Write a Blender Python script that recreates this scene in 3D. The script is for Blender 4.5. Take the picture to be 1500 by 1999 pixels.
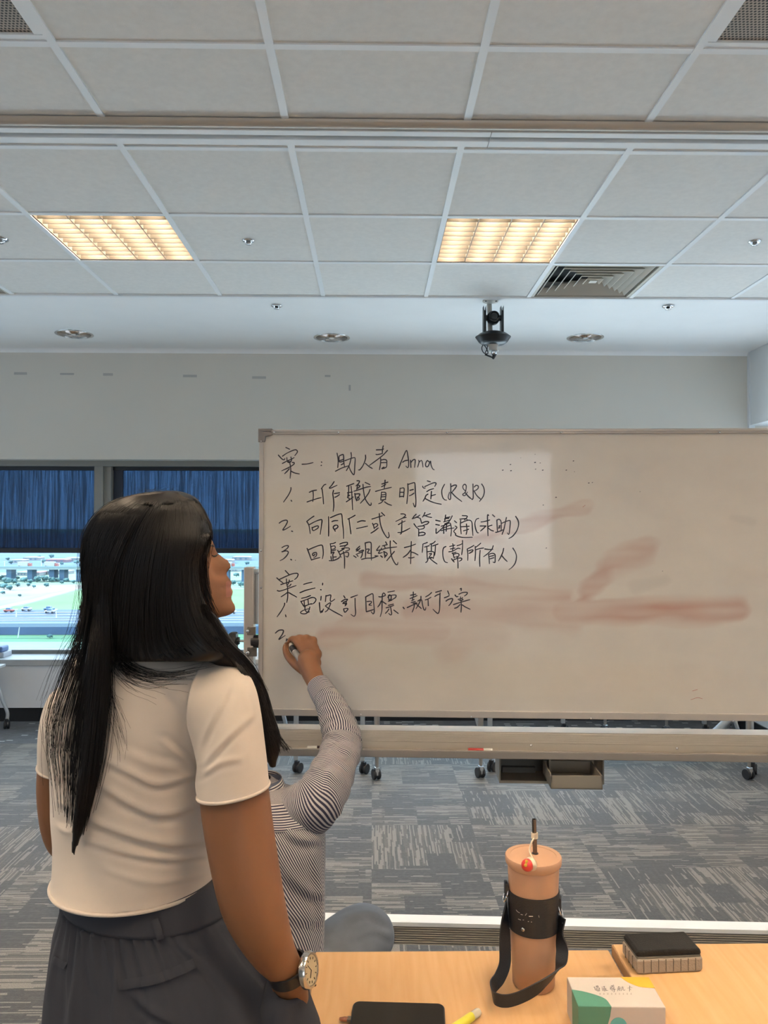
import bpy, bmesh, math, random
import numpy as np
from mathutils import Vector, Matrix, noise as mnoise
from mathutils.bvhtree import BVHTree
random.seed(4); rng = np.random.default_rng(4)
for o in list(bpy.data.objects): bpy.data.objects.remove(o)
scene = bpy.context.scene
COL = scene.collection
V = Vector
# ------------------------------------------------------------------ camera
FPX, YAW, PITCH, ROLL = 1530.67, .0148, .0172, .00185
CAM = V((0, 0, 1.5))
def cam_axes():
    cy, sy, cp, sp, cr, sr = math.cos(YAW), math.sin(YAW), math.cos(PITCH), math.sin(PITCH), math.cos(ROLL), math.sin(ROLL)
    f = V((sy*cp, cy*cp, sp)); rt = V((cy, -sy, 0)); up = rt.cross(f)
    return rt*cr + up*sr, up*cr - rt*sr, f
RT, UP, FW = cam_axes()
cd = bpy.data.cameras.new('camera'); cam = bpy.data.objects.new('camera', cd); COL.objects.link(cam)
cd.sensor_fit = 'HORIZONTAL'; cd.sensor_width = 36; cd.lens = 36*FPX/1500
cd.clip_start = .05; cd.clip_end = 9000
M3 = Matrix((RT, UP, -FW)).transposed()
cam.matrix_world = Matrix.Translation(CAM) @ M3.to_4x4()
scene.camera = cam
def ray(px, py): return FW + RT*((px-750)/FPX) - UP*((py-999.5)/FPX)
def P(px, py, Y):
    d = ray(px, py); return CAM + d*(Y/d.y)
def onz(px, py, z):
    d = ray(px, py); return CAM + d*((z-CAM.z)/d.z)
def pix(w):
    d = V(w)-CAM; k = d.dot(FW); return 750+FPX*d.dot(RT)/k, 999.5-FPX*d.dot(UP)/k
# ------------------------------------------------------------------ light and exposure
scene.view_settings.view_transform = 'Standard'; scene.view_settings.look = 'None'
scene.view_settings.gamma = 1; scene.view_settings.use_curve_mapping = False
scene.view_settings.exposure = .67
SKY, SUN, TUBE, REARWIN, SIDEGLOW = 3.7, 6.4, 128.0, 3.6, 1.0
world = bpy.data.worlds.new('sky'); scene.world = world; world.use_nodes = True
bg = world.node_tree.nodes['Background']
bg.inputs[0].default_value = (.62, .80, 1, 1); bg.inputs[1].default_value = SKY
sd = bpy.data.lights.new('sun', 'SUN'); sd.energy = SUN; sd.angle = .02; sd.color = (1, .97, .9)
so = bpy.data.objects.new('sun', sd); COL.objects.link(so)
so.rotation_euler = V((.85, .06, -.72)).to_track_quat('-Z', 'Y').to_euler()
pd = bpy.data.lights.new('window_portal', 'AREA'); pd.shape = 'RECTANGLE'; pd.size = 7.4; pd.size_y = 1.5
pd.cycles.is_portal = True
po = bpy.data.objects.new('window_portal', pd); COL.objects.link(po); po.location = (-.8, 6.34, 1.24)
po.rotation_euler = (math.radians(-90), 0, 0)
# ------------------------------------------------------------------ materials
MATS = {}
def nt(name):
    m = bpy.data.materials.new(name); m.use_nodes = True; t = m.node_tree
    return m, t, t.nodes['Principled BSDF']
class G:
    """small node helper"""
    def __init__(s, t): s.t = t
    def n(s, kind, **kw):
        x = s.t.nodes.new(kind)
        for k, v in kw.items(): setattr(x, k, v)
        return x
    def l(s, a, b): s.t.links.new(a, b)
    def inp(s, sock, v):
        if isinstance(v, (int, float)): sock.default_value = v
        elif isinstance(v, tuple): sock.default_value = v if len(v) != 3 or sock.type == 'VECTOR' else v + (1,)
        else: s.l(v, sock)
    def m(s, op, a, b=0, c=0):
        x = s.n('ShaderNodeMath', operation=op)
        for i, v in enumerate((a, b, c)): s.inp(x.inputs[i], v)
        return x.outputs[0]
    def mix(s, f, a, b):
        x = s.n('ShaderNodeMix', data_type='RGBA')
        s.inp(x.inputs[0], f); s.inp(x.inputs[6], a); s.inp(x.inputs[7], b)
        return x.outputs[2]
    def obj(s): return s.n('ShaderNodeTexCoord').outputs['Object']
    def sep(s, v):
        x = s.n('ShaderNodeSeparateXYZ'); s.l(v, x.inputs[0]); return x.outputs
    def comb(s, a, b, c=0):
        x = s.n('ShaderNodeCombineXYZ')
        for i, v in enumerate((a, b, c)): s.inp(x.inputs[i], v)
        return x.outputs[0]
    def noise(s, v, scale, detail=2, rough=.5):
        x = s.n('ShaderNodeTexNoise'); s.l(v, x.inputs['Vector'])
        x.inputs['Scale'].default_value = scale; x.inputs['Detail'].default_value = detail; x.inputs['Roughness'].default_value = rough
        return x.outputs['Fac']
    def white(s, v):
        x = s.n('ShaderNodeTexWhiteNoise', noise_dimensions='3D'); s.l(v, x.inputs['Vector']); return x.outputs['Value']
    def ramp(s, f, lo, hi):
        x = s.n('ShaderNodeMapRange'); x.clamp = True; s.inp(x.inputs[0], f); x.inputs[1].default_value = lo; x.inputs[2].default_value = hi
        return x.outputs[0]
    def scale(s, v, k):
        x = s.n('ShaderNodeVectorMath', operation='MULTIPLY'); s.l(v, x.inputs[0]); x.inputs[1].default_value = k; return x.outputs[0]
    def bump(s, h, strength, dist, bsdf):
        x = s.n('ShaderNodeBump'); x.inputs['Strength'].default_value = strength; x.inputs['Distance'].default_value = dist
        s.l(h, x.inputs['Height']); s.l(x.outputs[0], bsdf.inputs['Normal'])
def pr(name, col, rough=.5, metal=0, spec=.5, vary=.06, vscale=6, bump=0, bscale=200, stretch=(1, 1, 1), coat=0, coatr=.1, emit=None, estr=0, sss=0):
    if name in MATS: return MATS[name]
    m, t, b = nt(name); g = G(t); MATS[name] = m
    v = g.scale(g.obj(), stretch)
    f = g.noise(v, vscale, 3)
    lo = tuple(max(0, c*(1-vary)) for c in col); hi = tuple(min(1, c*(1+vary)) for c in col)
    g.l(g.mix(g.ramp(f, .3, .7), lo, hi), b.inputs['Base Color'])
    b.inputs['Roughness'].default_value = rough; b.inputs['Metallic'].default_value = metal
    b.inputs['Specular IOR Level'].default_value = spec
    if bump: g.bump(g.noise(v, bscale, 2), bump, .002, b)
    if coat: b.inputs['Coat Weight'].default_value = coat; b.inputs['Coat Roughness'].default_value = coatr
    if emit: b.inputs['Emission Color'].default_value = emit + (1,); b.inputs['Emission Strength'].default_value = estr
    if sss:
        b.inputs['Subsurface Weight'].default_value = sss; b.inputs['Subsurface Radius'].default_value = (.01, .004, .002)
    return m
# ------------------------------------------------------------------ mesh building
class MB:
    def __init__(s): s.v = []; s.f = []; s.uv = {}; s.mi = {}
    def add(s, verts, faces):
        o = len(s.v); s.v += [tuple(v) for v in verts]; s.f += [tuple(i+o for i in f) for f in faces]; return o
    def box(s, a, b, M=None):
        x0, y0, z0 = a; x1, y1, z1 = b
        vs = [V(c) for c in ((x0,y0,z0),(x1,y0,z0),(x1,y1,z0),(x0,y1,z0),(x0,y0,z1),(x1,y0,z1),(x1,y1,z1),(x0,y1,z1))]
        if M: vs = [M @ v for v in vs]
        s.add(vs, [(0,3,2,1),(4,5,6,7),(0,1,5,4),(1,2,6,5),(2,3,7,6),(3,0,4,7)]); return s
    def prism(s, poly, a, b, M=None):
        """poly: 2D points (x,z) extruded in y from a to b"""
        n = len(poly)
        vs = [V((x, a, z)) for x, z in poly] + [V((x, b, z)) for x, z in poly]
        if M: vs = [M @ v for v in vs]
        s.add(vs, [tuple(range(n)), tuple(range(2*n-1, n-1, -1))] + [(i, i+n, (i+1) % n + n, (i+1) % n) for i in range(n)]); return s
    def loft(s, rings, caps=True, closed=True):
        n = len(rings[0]); o = len(s.v)
        for r in rings: s.v += [tuple(p) for p in r]
        for k in range(len(rings)-1):
            for i in range(n if closed else n-1):
                j = (i+1) % n
                s.f.append((o+k*n+i, o+k*n+j, o+(k+1)*n+j, o+(k+1)*n+i))
        if caps and closed:
            s.f.append(tuple(o+i for i in range(n-1, -1, -1))); e = o+(len(rings)-1)*n
            s.f.append(tuple(e+i for i in range(n)))
        return s
    def lathe(s, prof, c, n=32, axis=None):
        """prof: (radius, height)"""
        q = axis.to_track_quat('Z', 'Y').to_matrix() if axis is not None else Matrix.Identity(3)
        c = V(c)
        return s.loft([[c + q @ V((max(r, 1e-5)*math.cos(2*math.pi*i/n), max(r, 1e-5)*math.sin(2*math.pi*i/n), h)) for i in range(n)] for r, h in prof])
    def cyl(s, a, b, r, n=16, r2=None):
        a = V(a); b = V(b); d = b-a
        return s.lathe([(r, 0), (r if r2 is None else r2, d.length)], a, n, d)
    def sphere(s, c, r, n=16, m=10, sc=(1, 1, 1), q=None):
        c = V(c); rings = []
        for k in range(m+1):
            t = math.pi*k/m; ring = []
            for i in range(n):
                p = V((r*sc[0]*math.sin(t)*math.cos(2*math.pi*i/n), r*sc[1]*math.sin(t)*math.sin(2*math.pi*i/n), -r*sc[2]*math.cos(t)))
                ring.append(c + (q @ p if q else p))
            rings.append(ring)
        rings[0] = [p + (V(rings[0][0])-p)*.999 for p in rings[0]]
        return s.loft(rings)
    def tube(s, pts, rad, n=10, ends=True, flat=1.0):
        pts = [V(p) for p in pts]
        if not hasattr(rad, '__len__'): rad = [rad]*len(pts)
        rings = []; prev = None
        for k, p in enumerate(pts):
            t = (pts[min(k+1, len(pts)-1)] - pts[max(k-1, 0)]).normalized()
            if prev is None: u = t.orthogonal().normalized()
            else: u = (prev - t*prev.dot(t)).normalized()
            prev = u; w = t.cross(u)
            rings.append([p + (u*math.cos(2*math.pi*i/n) + w*flat*math.sin(2*math.pi*i/n))*rad[k] for i in range(n)])
        s.loft(rings)
        return s
    def limb(s, pts, rad, n=20, sub=6):
        pts, rad = spline(pts, sub), spline1(rad, sub)
        s.tube(pts, rad, n); s.sphere(pts[0], rad[0]*.99, n, 12); s.sphere(pts[-1], rad[-1]*.99, n, 12); return s
    def build(s, name, mat, parent=None, smooth=False, bevel=0, auto=None):
        me = bpy.data.meshes.new(name); me.from_pydata(s.v, [], s.f); me.update()
        return link(name, me, mat, parent, smooth, bevel)
def recalc(me):
    bm = bmesh.new(); bm.from_mesh(me); bmesh.ops.recalc_face_normals(bm, faces=bm.faces); bm.to_mesh(me); bm.free()
def link(name, me, mat, parent=None, smooth=False, bevel=0):
    recalc(me)
    if mat is not None:
        for x in (mat if isinstance(mat, (list, tuple)) else [mat]): me.materials.append(x)
    if smooth: me.shade_smooth() if hasattr(me, 'shade_smooth') else [setattr(p, 'use_smooth', True) for p in me.polygons]
    o = bpy.data.objects.new(name, me); COL.objects.link(o)
    if smooth == 'auto':
        me.set_sharp_from_angle(angle=math.radians(40))
    if bevel:
        b = o.modifiers.new('bevel', 'BEVEL'); b.width = bevel; b.segments = 2; b.limit_method = 'ANGLE'; b.angle_limit = .7
    if parent is not None:
        o.parent = parent; o.matrix_parent_inverse = Matrix.Translation(-absloc(parent))
    return o
def absloc(o):
    p = V(o.location)
    if o.parent is not None and o.type == 'EMPTY': p = p
    return p
def thing(name, label, cat, loc=(0, 0, 0), group=None):
    o = bpy.data.objects.new(name, None); COL.objects.link(o); o.location = loc; o.empty_display_size = .05
    return tag(o, label, cat, group)
def tag(o, label, cat, group=None):
    o['label'] = label; o['category'] = cat
    if group: o['group'] = group
    return o
def struct(o, label=None):
    o['kind'] = 'structure'
    if label: o['label'] = label
    return o
def dup(root, loc, label=None, group=None):
    def cp(o, par):
        c = o.copy(); COL.objects.link(c)
        if par is not None: c.parent = par
        for ch in [x for x in KIDS.get(o.name, [])]: cp(ch, c)
        return c
    KIDS.clear()
    for x in bpy.data.objects:
        if x.parent: KIDS.setdefault(x.parent.name, []).append(x)
    r = cp(root, None); r.location = loc
    if label: r['label'] = label
    if group: r['group'] = group
    return r
KIDS = {}
def spline(pts, sub=6):
    pts = [V(p) for p in pts]; out = []
    if len(pts) < 3:
        a, b = pts; return [a.lerp(b, i/sub) for i in range(sub+1)]
    for i in range(len(pts)-1):
        p0 = pts[i-1] if i else pts[0]*2-pts[1]; p1, p2 = pts[i], pts[i+1]; p3 = pts[i+2] if i+2 < len(pts) else p2*2-p1
        for k in range(sub):
            t = k/sub
            out.append(.5*((2*p1) + (p2-p0)*t + (2*p0-5*p1+4*p2-p3)*t*t + (3*p1-p0-3*p2+p3)*t**3))
    return out + [pts[-1]]
def spline1(r, sub=6):
    return [v.x for v in spline([V((x, 0, 0)) for x in r], sub)]
def union(mb, voxel, smooth=4, fac=.5):
    me = bpy.data.meshes.new('tmp'); me.from_pydata(mb.v, [], mb.f); me.update(); recalc(me)
    o = bpy.data.objects.new('tmp', me); COL.objects.link(o)
    r = o.modifiers.new('r', 'REMESH'); r.mode = 'VOXEL'; r.voxel_size = voxel
    if smooth: sm = o.modifiers.new('s', 'SMOOTH'); sm.iterations = smooth; sm.factor = fac
    bpy.context.view_layer.update()
    out = bpy.data.meshes.new_from_object(o.evaluated_get(bpy.context.evaluated_depsgraph_get()))
    bpy.data.objects.remove(o); bpy.data.meshes.remove(me); return out
def bevbox(a, b, r, name, mat, parent=None):
    return MB().box(a, b).build(name, mat, parent, smooth='auto', bevel=r)

# ------------------------------------------------------------------ the room
ZC = 2.84; YW = 6.0; YE = 4.57; XL, XR = -4.5, 2.72; YB = -4.0
def carpet():
    m, t, b = nt('carpet_tiles'); g = G(t); x, y, z = g.sep(g.obj())
    T = .5
    u = g.m('DIVIDE', x, T); v = g.m('DIVIDE', g.m('ADD', y, .05), T)
    i = g.m('FLOOR', u); j = g.m('FLOOR', v)
    chk = g.m('GREATER_THAN', g.white(g.comb(i, j, 3.0)), .42)
    inv = g.m('SUBTRACT', 1, chk)
    a = g.m('ADD', g.m('MULTIPLY', u, chk), g.m('MULTIPLY', v, inv))      # along the streaks
    c = g.m('ADD', g.m('MULTIPLY', v, chk), g.m('MULTIPLY', u, inv))      # across the streaks
    row = g.m('FLOOR', g.m('MULTIPLY', c, 4))
    blk = g.white(g.comb(g.m('FLOOR', g.m('ADD', g.m('MULTIPLY', a, 3), g.m('MULTIPLY', g.white(g.comb(row, j, 9.0)), 1.0))), row, g.m('ADD', i, g.m('MULTIPLY', j, 7))))
    wob = g.m('MULTIPLY', g.m('SUBTRACT', g.noise(g.obj(), 9, 1), .5), .012)
    lines = g.m('FLOOR', g.m('MULTIPLY', g.m('ADD', c, wob), 84))
    seg = g.m('FLOOR', g.m('ADD', g.m('MULTIPLY', a, 3.2), g.m('MULTIPLY', g.white(g.comb(lines, 1.0, 5.0)), 5)))
    dash = g.white(g.comb(lines, seg, g.m('ADD', i, g.m('MULTIPLY', j, 13))))
    dash2 = g.white(g.comb(lines, g.m('FLOOR', g.m('MULTIPLY', a, 9)), g.m('ADD', i, g.m('MULTIPLY', j, 31))))
    pile = g.noise(g.obj(), 260, 2, .7); pile2 = g.noise(g.obj(), 60, 2)
    base = g.mix(g.ramp(blk, .30, .62), (.058, .049, .039), (.128, .109, .084))
    thr = g.m('SUBTRACT', .93, g.m('MULTIPLY', g.ramp(blk, .25, .8), .42))
    line = g.m('GREATER_THAN', g.m('ADD', dash, g.m('MULTIPLY', g.m('SUBTRACT', dash2, .5), .22)), thr)
    col = g.mix(g.m('MULTIPLY', line, .78), base, (.32, .28, .225))
    dk = g.m('LESS_THAN', dash, g.m('MULTIPLY', g.ramp(blk, .2, .6), .30))
    col = g.mix(g.m('MULTIPLY', dk, .6), col, (.045, .042, .038))
    col = g.mix(g.m('MULTIPLY', g.ramp(pile, .40, .62), .42), col, (.04, .038, .035))
    col = g.mix(g.m('MULTIPLY', g.ramp(pile2, .45, .75), .18), col, (.22, .20, .175))
    # darker border by the window
    fx = g.m('FLOOR', g.m('MULTIPLY', x, 22)); fy = g.m('FLOOR', g.m('MULTIPLY', y, 45))
    w1 = g.white(g.comb(fx, fy, 1.0))
    navy = g.mix(g.ramp(w1, 0, 1), (.018, .022, .03), (.075, .085, .10))
    navy = g.mix(g.m('GREATER_THAN', w1, .94), navy, (.5, .52, .52))
    far = g.m('GREATER_THAN', y, 5.44)
    g.l(g.mix(far, col, navy), b.inputs['Base Color'])
    b.inputs['Roughness'].default_value = .62; b.inputs['Specular IOR Level'].default_value = .55
    b.inputs['Sheen Weight'].default_value = .62; b.inputs['Sheen Roughness'].default_value = .28
    g.bump(g.m('ADD', g.m('MULTIPLY', dash, .5), pile), .35, .003, b)
    return m
M_WALL = pr('wall_paint', (.69, .655, .585), .75, vary=.015, vscale=3, bump=.06, bscale=300)
M_SOFFIT = pr('soffit_paint', (.93, .93, .92), .7, vary=.01)
M_TILE = pr('ceiling_tile', (.81, .79, .75), .85, vary=.03, vscale=40, bump=.25, bscale=350)
M_GRID = pr('grid_white', (.85, .86, .86), .45, vary=.01)
M_WHITE = pr('white_plastic', (.8, .8, .78), .4, vary=.02)
M_FRAME = pr('window_frame_grey', (.20, .20, .185), .45, vary=.03)
M_BLACK = pr('black_plastic', (.014, .014, .016), .42, vary=.1)
M_BASE = pr('black_baseboard', (.012, .012, .013), .5, vary=.1)
M_ALU = pr('brushed_aluminium', (.56, .51, .46), .42, .45, vary=.03, vscale=4)
M_CHROME = pr('chrome', (.75, .75, .76), .14, 1, vary=.02)
M_DARKIN = pr('dark_recess', (.01, .01, .011), .8)
o = MB().box((XL-.2, YB-.2, -.2), (3.6, YW+.1, 0)).build('floor', carpet()); struct(o)
mb = MB()
for (a, b) in (((XL-.2, YB-.2), (XR+.9, YE)),):
    mb.box((a[0], a[1], ZC+.09), (b[0], b[1], ZC+.2))
TILES_X = [-1.4895+.6*i for i in range(-6, 9)]; TILES_Y = [2.17+.6*j for j in range(-11, 5)]
OPEN = {}                                                   # grid cells that hold a fitting instead of a tile
lights_cells = [(0, 2), (3, 2), (0, -2), (3, -2), (0, -4), (3, -4), (-3, -2), (6, -2), (-3, 2), (6, 2), (0, -7), (3, -7), (-3, -5), (6, -5)]
vent_cells = [(4, 3), (-2, 3)]; grille_cells = [(0, -1), (4, -1)]
for c in lights_cells: OPEN[c] = 'l'
for c in vent_cells + grille_cells: OPEN[c] = 'v'
for ix in range(-6, 8):
    for jy in range(-11, 4):
        if (ix, jy) in OPEN: continue
        x = -1.4895+.6*ix; y = 2.17+.6*jy
        if x > XR+.6 or x < XL-.5: continue
        mb.box((x, y, ZC), (x+.6, y+.6, ZC+.018))
o = mb.build('ceiling', M_TILE); struct(o)
mb = MB()
for x in TILES_X:
    if XL < x < XR+.6: mb.box((x-.012, YB, ZC-.006), (x+.012, YE, ZC+.03))
for y in TILES_Y:
    mb.box((XL, y-.012, ZC-.005), (XR+.6, y+.012, ZC+.03))
struct(mb.build('trim_1', M_GRID), 'white ceiling grid bars')
# flat soffit in front of the windows, rounding into the wall above them
prof = [(YE, ZC+.004), (YW-.05, ZC+.004)] + [(YW-.05+.05*math.sin(a), ZC-.046+.05*math.cos(a)) for a in [k*math.pi/2/8 for k in range(1, 9)]] + [(YW, 2.0), (YW+.36, 2.0), (YW+.36, ZC+.2), (YE, ZC+.2)]
split = 10
mb = MB()
pts = [(y, z) for y, z in prof]
vs = [V((XL-.2, y, z)) for y, z in pts] + [V((XR+.9, y, z)) for y, z in pts]; n = len(pts)
mb.add(vs, [tuple(range(n)), tuple(range(2*n-1, n-1, -1))] + [(i, i+n, (i+1) % n+n, (i+1) % n) for i in range(n)])
o = mb.build('wall_back', [M_WALL, M_SOFFIT], smooth='auto'); struct(o, 'grey wall and soffit above the windows')
for p in o.data.polygons:
    if p.center.z > ZC-.03: p.material_index = 1
struct(MB().box((XL, YE-.02, ZC-.012), (XR+.6, YE+.008, ZC+.03)).build('trim_2', M_GRID), 'white edge trim of the tile ceiling')
# wall under the windows, sill, dark toe recess
struct(MB().box((XL-.2, YW, .115), (XR, YW+.36, .434)).build('wall_sill', pr('sill_wall_paint', (.76, .76, .77), .7, vary=.02)), 'pale wall below the window sill')
struct(MB().box((XL-.2, YW-.015, .434), (XR, YW+.36, .481)).build('trim_3', pr('sill_grey', (.42, .43, .43), .45, vary=.03), bevel=.004), 'window sill')
struct(MB().box((XL-.2, YW+.05, 0), (XR, YW+.36, .115)).build('baseboard_back', M_BASE))  # set-back toe strip, coloured black for the deep shade under the wall
# side and rear walls
struct(MB().box((XL-.2, YB-.2, 0), (XL, YW+.36, ZC+.2)).build('wall_left', M_WALL))
struct(MB().box((XL-.2, YB-.2, 0), (3.6, YB, ZC+.2)).build('wall_rear', pr('rear_wall_paint', (.80, .76, .68), .7, vary=.02)))
M_WR = pr('right_wall_paint', (.80, .81, .81), .7, vary=.015)
mb = MB()
mb.box((XR, YB, .11), (3.6, YW+.36, .9))
mb.box((3.45, YB, .9), (3.6, YW+.36, 2.28))
o = mb.build('wall_right', M_WR); struct(o, 'white right wall with a niche')
mb = MB(); mb.box((2.905, YB, 2.275), (3.6, YW-.001, ZC+.003)); mb.box((2.895, YW-.03, 2.0), (2.94, YW-.001, ZC+.003))
struct(mb.build('wall_right_bulkhead', M_WR), 'white bulkhead box high on the right wall')
struct(MB().box((XR-.012, YB, 0), (3.6, YW+.36, .11)).build('baseboard_right', M_BASE))
# windows of the back wall
YG = 6.30
M_GLASS, t, b = nt('window_glass'); g = G(t)
tr = g.n('ShaderNodeBsdfTransparent'); tr.inputs[0].default_value = (.93, .97, .97, 1)
gl = g.n('ShaderNodeBsdfGlossy'); gl.inputs['Roughness'].default_value = .02
lw = g.n('ShaderNodeLayerWeight'); lw.inputs[0].default_value = .5
fr = g.m('ADD', .035, g.m('MULTIPLY', g.m('POWER', lw.outputs['Facing'], 5), .6))
mx = g.n('ShaderNodeMixShader'); g.l(fr, mx.inputs[0]); g.l(tr.outputs[0], mx.inputs[1]); g.l(gl.outputs[0], mx.inputs[2])
g.l(mx.outputs[0], t.nodes['Material Output'].inputs[0])
wins = [(-4.30, -2.17), (-2.05, 0.10), (.22, 2.35)]
for k, (x0, x1) in enumerate(wins):
    fb = MB(); z0, z1 = .481, 1.999; w = .045
    fb.box((x0, YG-.04, z0), (x0+w, YG+.04, z1)).box((x1-w, YG-.04, z0), (x1, YG+.04, z1)).box((x0+w, YG-.04, z0), (x1-w, YG+.04, z0+.03)).box((x0+w, YG-.04, z1-w), (x1-w, YG+.04, z1))
    f = fb.build('window_%d' % (k+1), M_FRAME); struct(f)
    pn = MB().box((x0+w, YG-.003, z0+.03), (x1-w, YG+.003, z1-w)).build('pane', M_GLASS, f)
M_MUL = pr('mullion_grey', (.27, .265, .24), .5, vary=.03)
for k, (x0, x1) in enumerate([(-4.5, -4.30), (-2.17, -2.05), (.10, .22), (2.35, 2.75)]):
    mb = MB(); mb.box((x0, YG-.16, .481), (x0+(x1-x0)*.56, YG+.06, 2.0)); mb.box((x0+(x1-x0)*.56, YG-.13, .481), (x1, YG+.06, 2.0))
    struct(mb.build('trim_%d' % (4+k), M_MUL), 'grey window mullion')
struct(MB().box((-4.5, YG-.17, 1.958), (2.72, YG-.1, 2.0)).build('trim_8', M_MUL), 'grey window head')
# roller blinds on the two windows in view
def blind_mat():
    m, t, b = nt('blind_fabric'); g = G(t)
    b.inputs['Base Color'].default_value = (.012, .017, .032, 1); b.inputs['Roughness'].default_value = .8
    v = g.obj(); s1 = g.noise(g.scale(v, (260, 1, 6)), 1, 2); s2 = g.noise(g.scale(v, (60, 1, 2)), 1, 2); s3 = g.noise(g.scale(v, (700, 1, 700)), 1, 0)
    tr = g.n('ShaderNodeBsdfTransparent'); tr.inputs[0].default_value = (.50, .72, 1, 1)
    f = g.m('MULTIPLY', g.m('ADD', g.ramp(s1, .25, .75), g.ramp(s2, .3, .7)), .5)
    f = g.m('ADD', .05, g.m('MULTIPLY', g.m('MULTIPLY', f, g.ramp(s3, .1, .7)), .34))
    mx = g.n('ShaderNodeMixShader'); g.l(f, mx.inputs[0]); g.l(b.outputs[0], mx.inputs[1]); g.l(tr.outputs[0], mx.inputs[2])
    g.l(mx.outputs[0], t.nodes['Material Output'].inputs[0]); return m
M_BLIND = blind_mat()
for k, (x0, x1) in enumerate(((-4.24, -2.20), (-2.045, .04))):
    lab = ['dark navy roller blind half lowered on the leftmost window, left of the mullion', 'dark navy roller blind half lowered behind the standing woman and the whiteboard'][k]
    r = thing('roller_blind', lab, 'blind', ((x0+x1)/2, 6.24, 1.95), 'navy roller blinds on the back windows')
    MB().box((x0, 6.2385, 1.31), (x1, 6.2415, 1.95)).build('fabric', M_BLIND, r)
    if k == 1: MB().box((x0, 6.222, 1.31), (x0+.072, 6.232, 1.95)).build('side_channel', pr('navy_channel', (.02, .026, .045), .5), r)
    MB().box((x0-.004, 6.215, 1.932), (x1+.004, 6.262, 1.958)).build('headbox', M_BLACK, r)
    MB().box((x0, 6.228, 1.278), (x1, 6.252, 1.318)).build('bottom_bar', pr('blind_bar', (.02, .017, .02), .5), r, bevel=.004)
# partition track across the ceiling
M_TRK = pr('track_cream', (.52, .46, .39), .4, .2, vary=.02)
r = thing('ceiling_track', 'long white and beige sliding partition rail crossing the whole tiled ceiling', 'rail', (0, 2.64, ZC))
mb = MB(); pp = [(2.555+.022-.022*math.cos(a), ZC-.004-.020*math.sin(a)) for a in [k*math.pi/10 for k in range(11)]]
vs = [V((XL, y, z)) for y, z in pp]+[V((XR+.2, y, z)) for y, z in pp]; n = len(pp)
mb.add(vs, [tuple(range(n)), tuple(range(2*n-1, n-1, -1))]+[(i, i+n, (i+1) % n+n, (i+1) % n) for i in range(n)])
mb.build('edge_moulding', M_TRK, r, smooth='auto')
MB().box((XL, 2.601, ZC-.022), (XR+.2, 2.634, ZC+.03)).build('track_flange', M_GRID, r, bevel=.002)
MB().box((XL, 2.662, ZC-.022), (XR+.2, 2.704, ZC+.03)).build('track_flange', M_GRID, r, bevel=.002)
MB().box((XL, 2.634, ZC-.004), (XR+.2, 2.662, ZC+.03)).build('slot', M_DARKIN, r)
mb = MB(); mb.box((.3965, 2.5995, ZC-.0235), (.3985, 2.706, ZC-.021)); mb.build('joint', M_FRAME, r)
# louvred fluorescent troffers
M_TUBE, t, b = nt('fluorescent_tube'); g = G(t)
e = g.n('ShaderNodeEmission'); e.inputs[0].default_value = (1, .79, .56, 1)
zz = g.noise(g.obj(), 3, 1)
g.l(g.m('MULTIPLY', g.m('ADD', .9, g.m('MULTIPLY', zz, .2)), TUBE), e.inputs[1]); g.l(e.outputs[0], t.nodes['Material Output'].inputs[0])
M_LOUV = pr('louvre_reflector', (.15, .138, .12), .45, .2, vary=.02)  # coloured far darker than real louvres, to hold down the glare of the tubes
M_HOUS = pr('light_housing', (.125, .112, .095), .6, vary=.02)  # housing colour darkened likewise, so the lit inside does not burn out
def troffer():
    r = thing('ceiling_light', '', 'ceiling light', (0, 0, 0), 'louvred square ceiling lights')
    h = MB(); s = .288
    h.box((-s, -s, .085), (s, s, .09)); h.box((-s, -s, .0), (-s+.004, s, .085)).box((s-.004, -s, 0), (s, s, .085)).box((-s, -s, 0), (s, -s+.004, .085)).box((-s, s-.004, 0), (s, s, .085))
    h.build('housing', M_HOUS, r)
    for i in range(4):
        x = -s+.072+i*.144
        MB().cyl((x, -s+.02, .06), (x, s-.02, .06), .012, 8).build('tube', M_TUBE, r)
    for i in range(3):
        x = -.144+i*.144
        MB().prism([(x-.005, .045), (x+.005, .045), (x+.002, .002), (x-.002, .002)], -s+.004, s-.004).build('divider', M_LOUV, r)
    for j in range(9):
        y = -s+(j+1)*2*s/10
        mb = MB(); pp = [(y-.007, .045), (y+.007, .045), (y+.002, .003), (y-.002, .003)]
        vs = [V((-s+.004, a, c)) for a, c in pp]+[V((s-.004, a, c)) for a, c in pp]
        mb.add(vs, [(0, 1, 2, 3), (7, 6, 5, 4)]+[(i, i+4, (i+1) % 4+4, (i+1) % 4) for i in range(4)])
        mb.build('louvre', M_LOUV, r)
    f = MB(); 
    for a, b_ in (((-.3, -.3), (.3, -s)), ((-.3, s), (.3, .3)), ((-.3, -s), (-s, s)), ((s, -s), (.3, s))): f.box((a[0], a[1], -.003), (b_[0], b_[1], .012))
    f.build('frame', M_GRID, r)
    return r
tr0 = troffer(); first = True
for ix, jy in lights_cells:
    loc = (-1.4895+.6*ix+.3, 2.17+.6*jy+.3, ZC)
    lab = {(0, 2): 'lit louvred square ceiling light above the standing woman, the left one in view', (3, 2): 'lit louvred square ceiling light beside the air vent, the right one in view'}.get((ix, jy), 'lit louvred square ceiling light behind the camera, out of the picture')
    if first: tr0.location = loc; tr0['label'] = lab; first = False
    else: dup(tr0, loc, lab)
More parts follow.
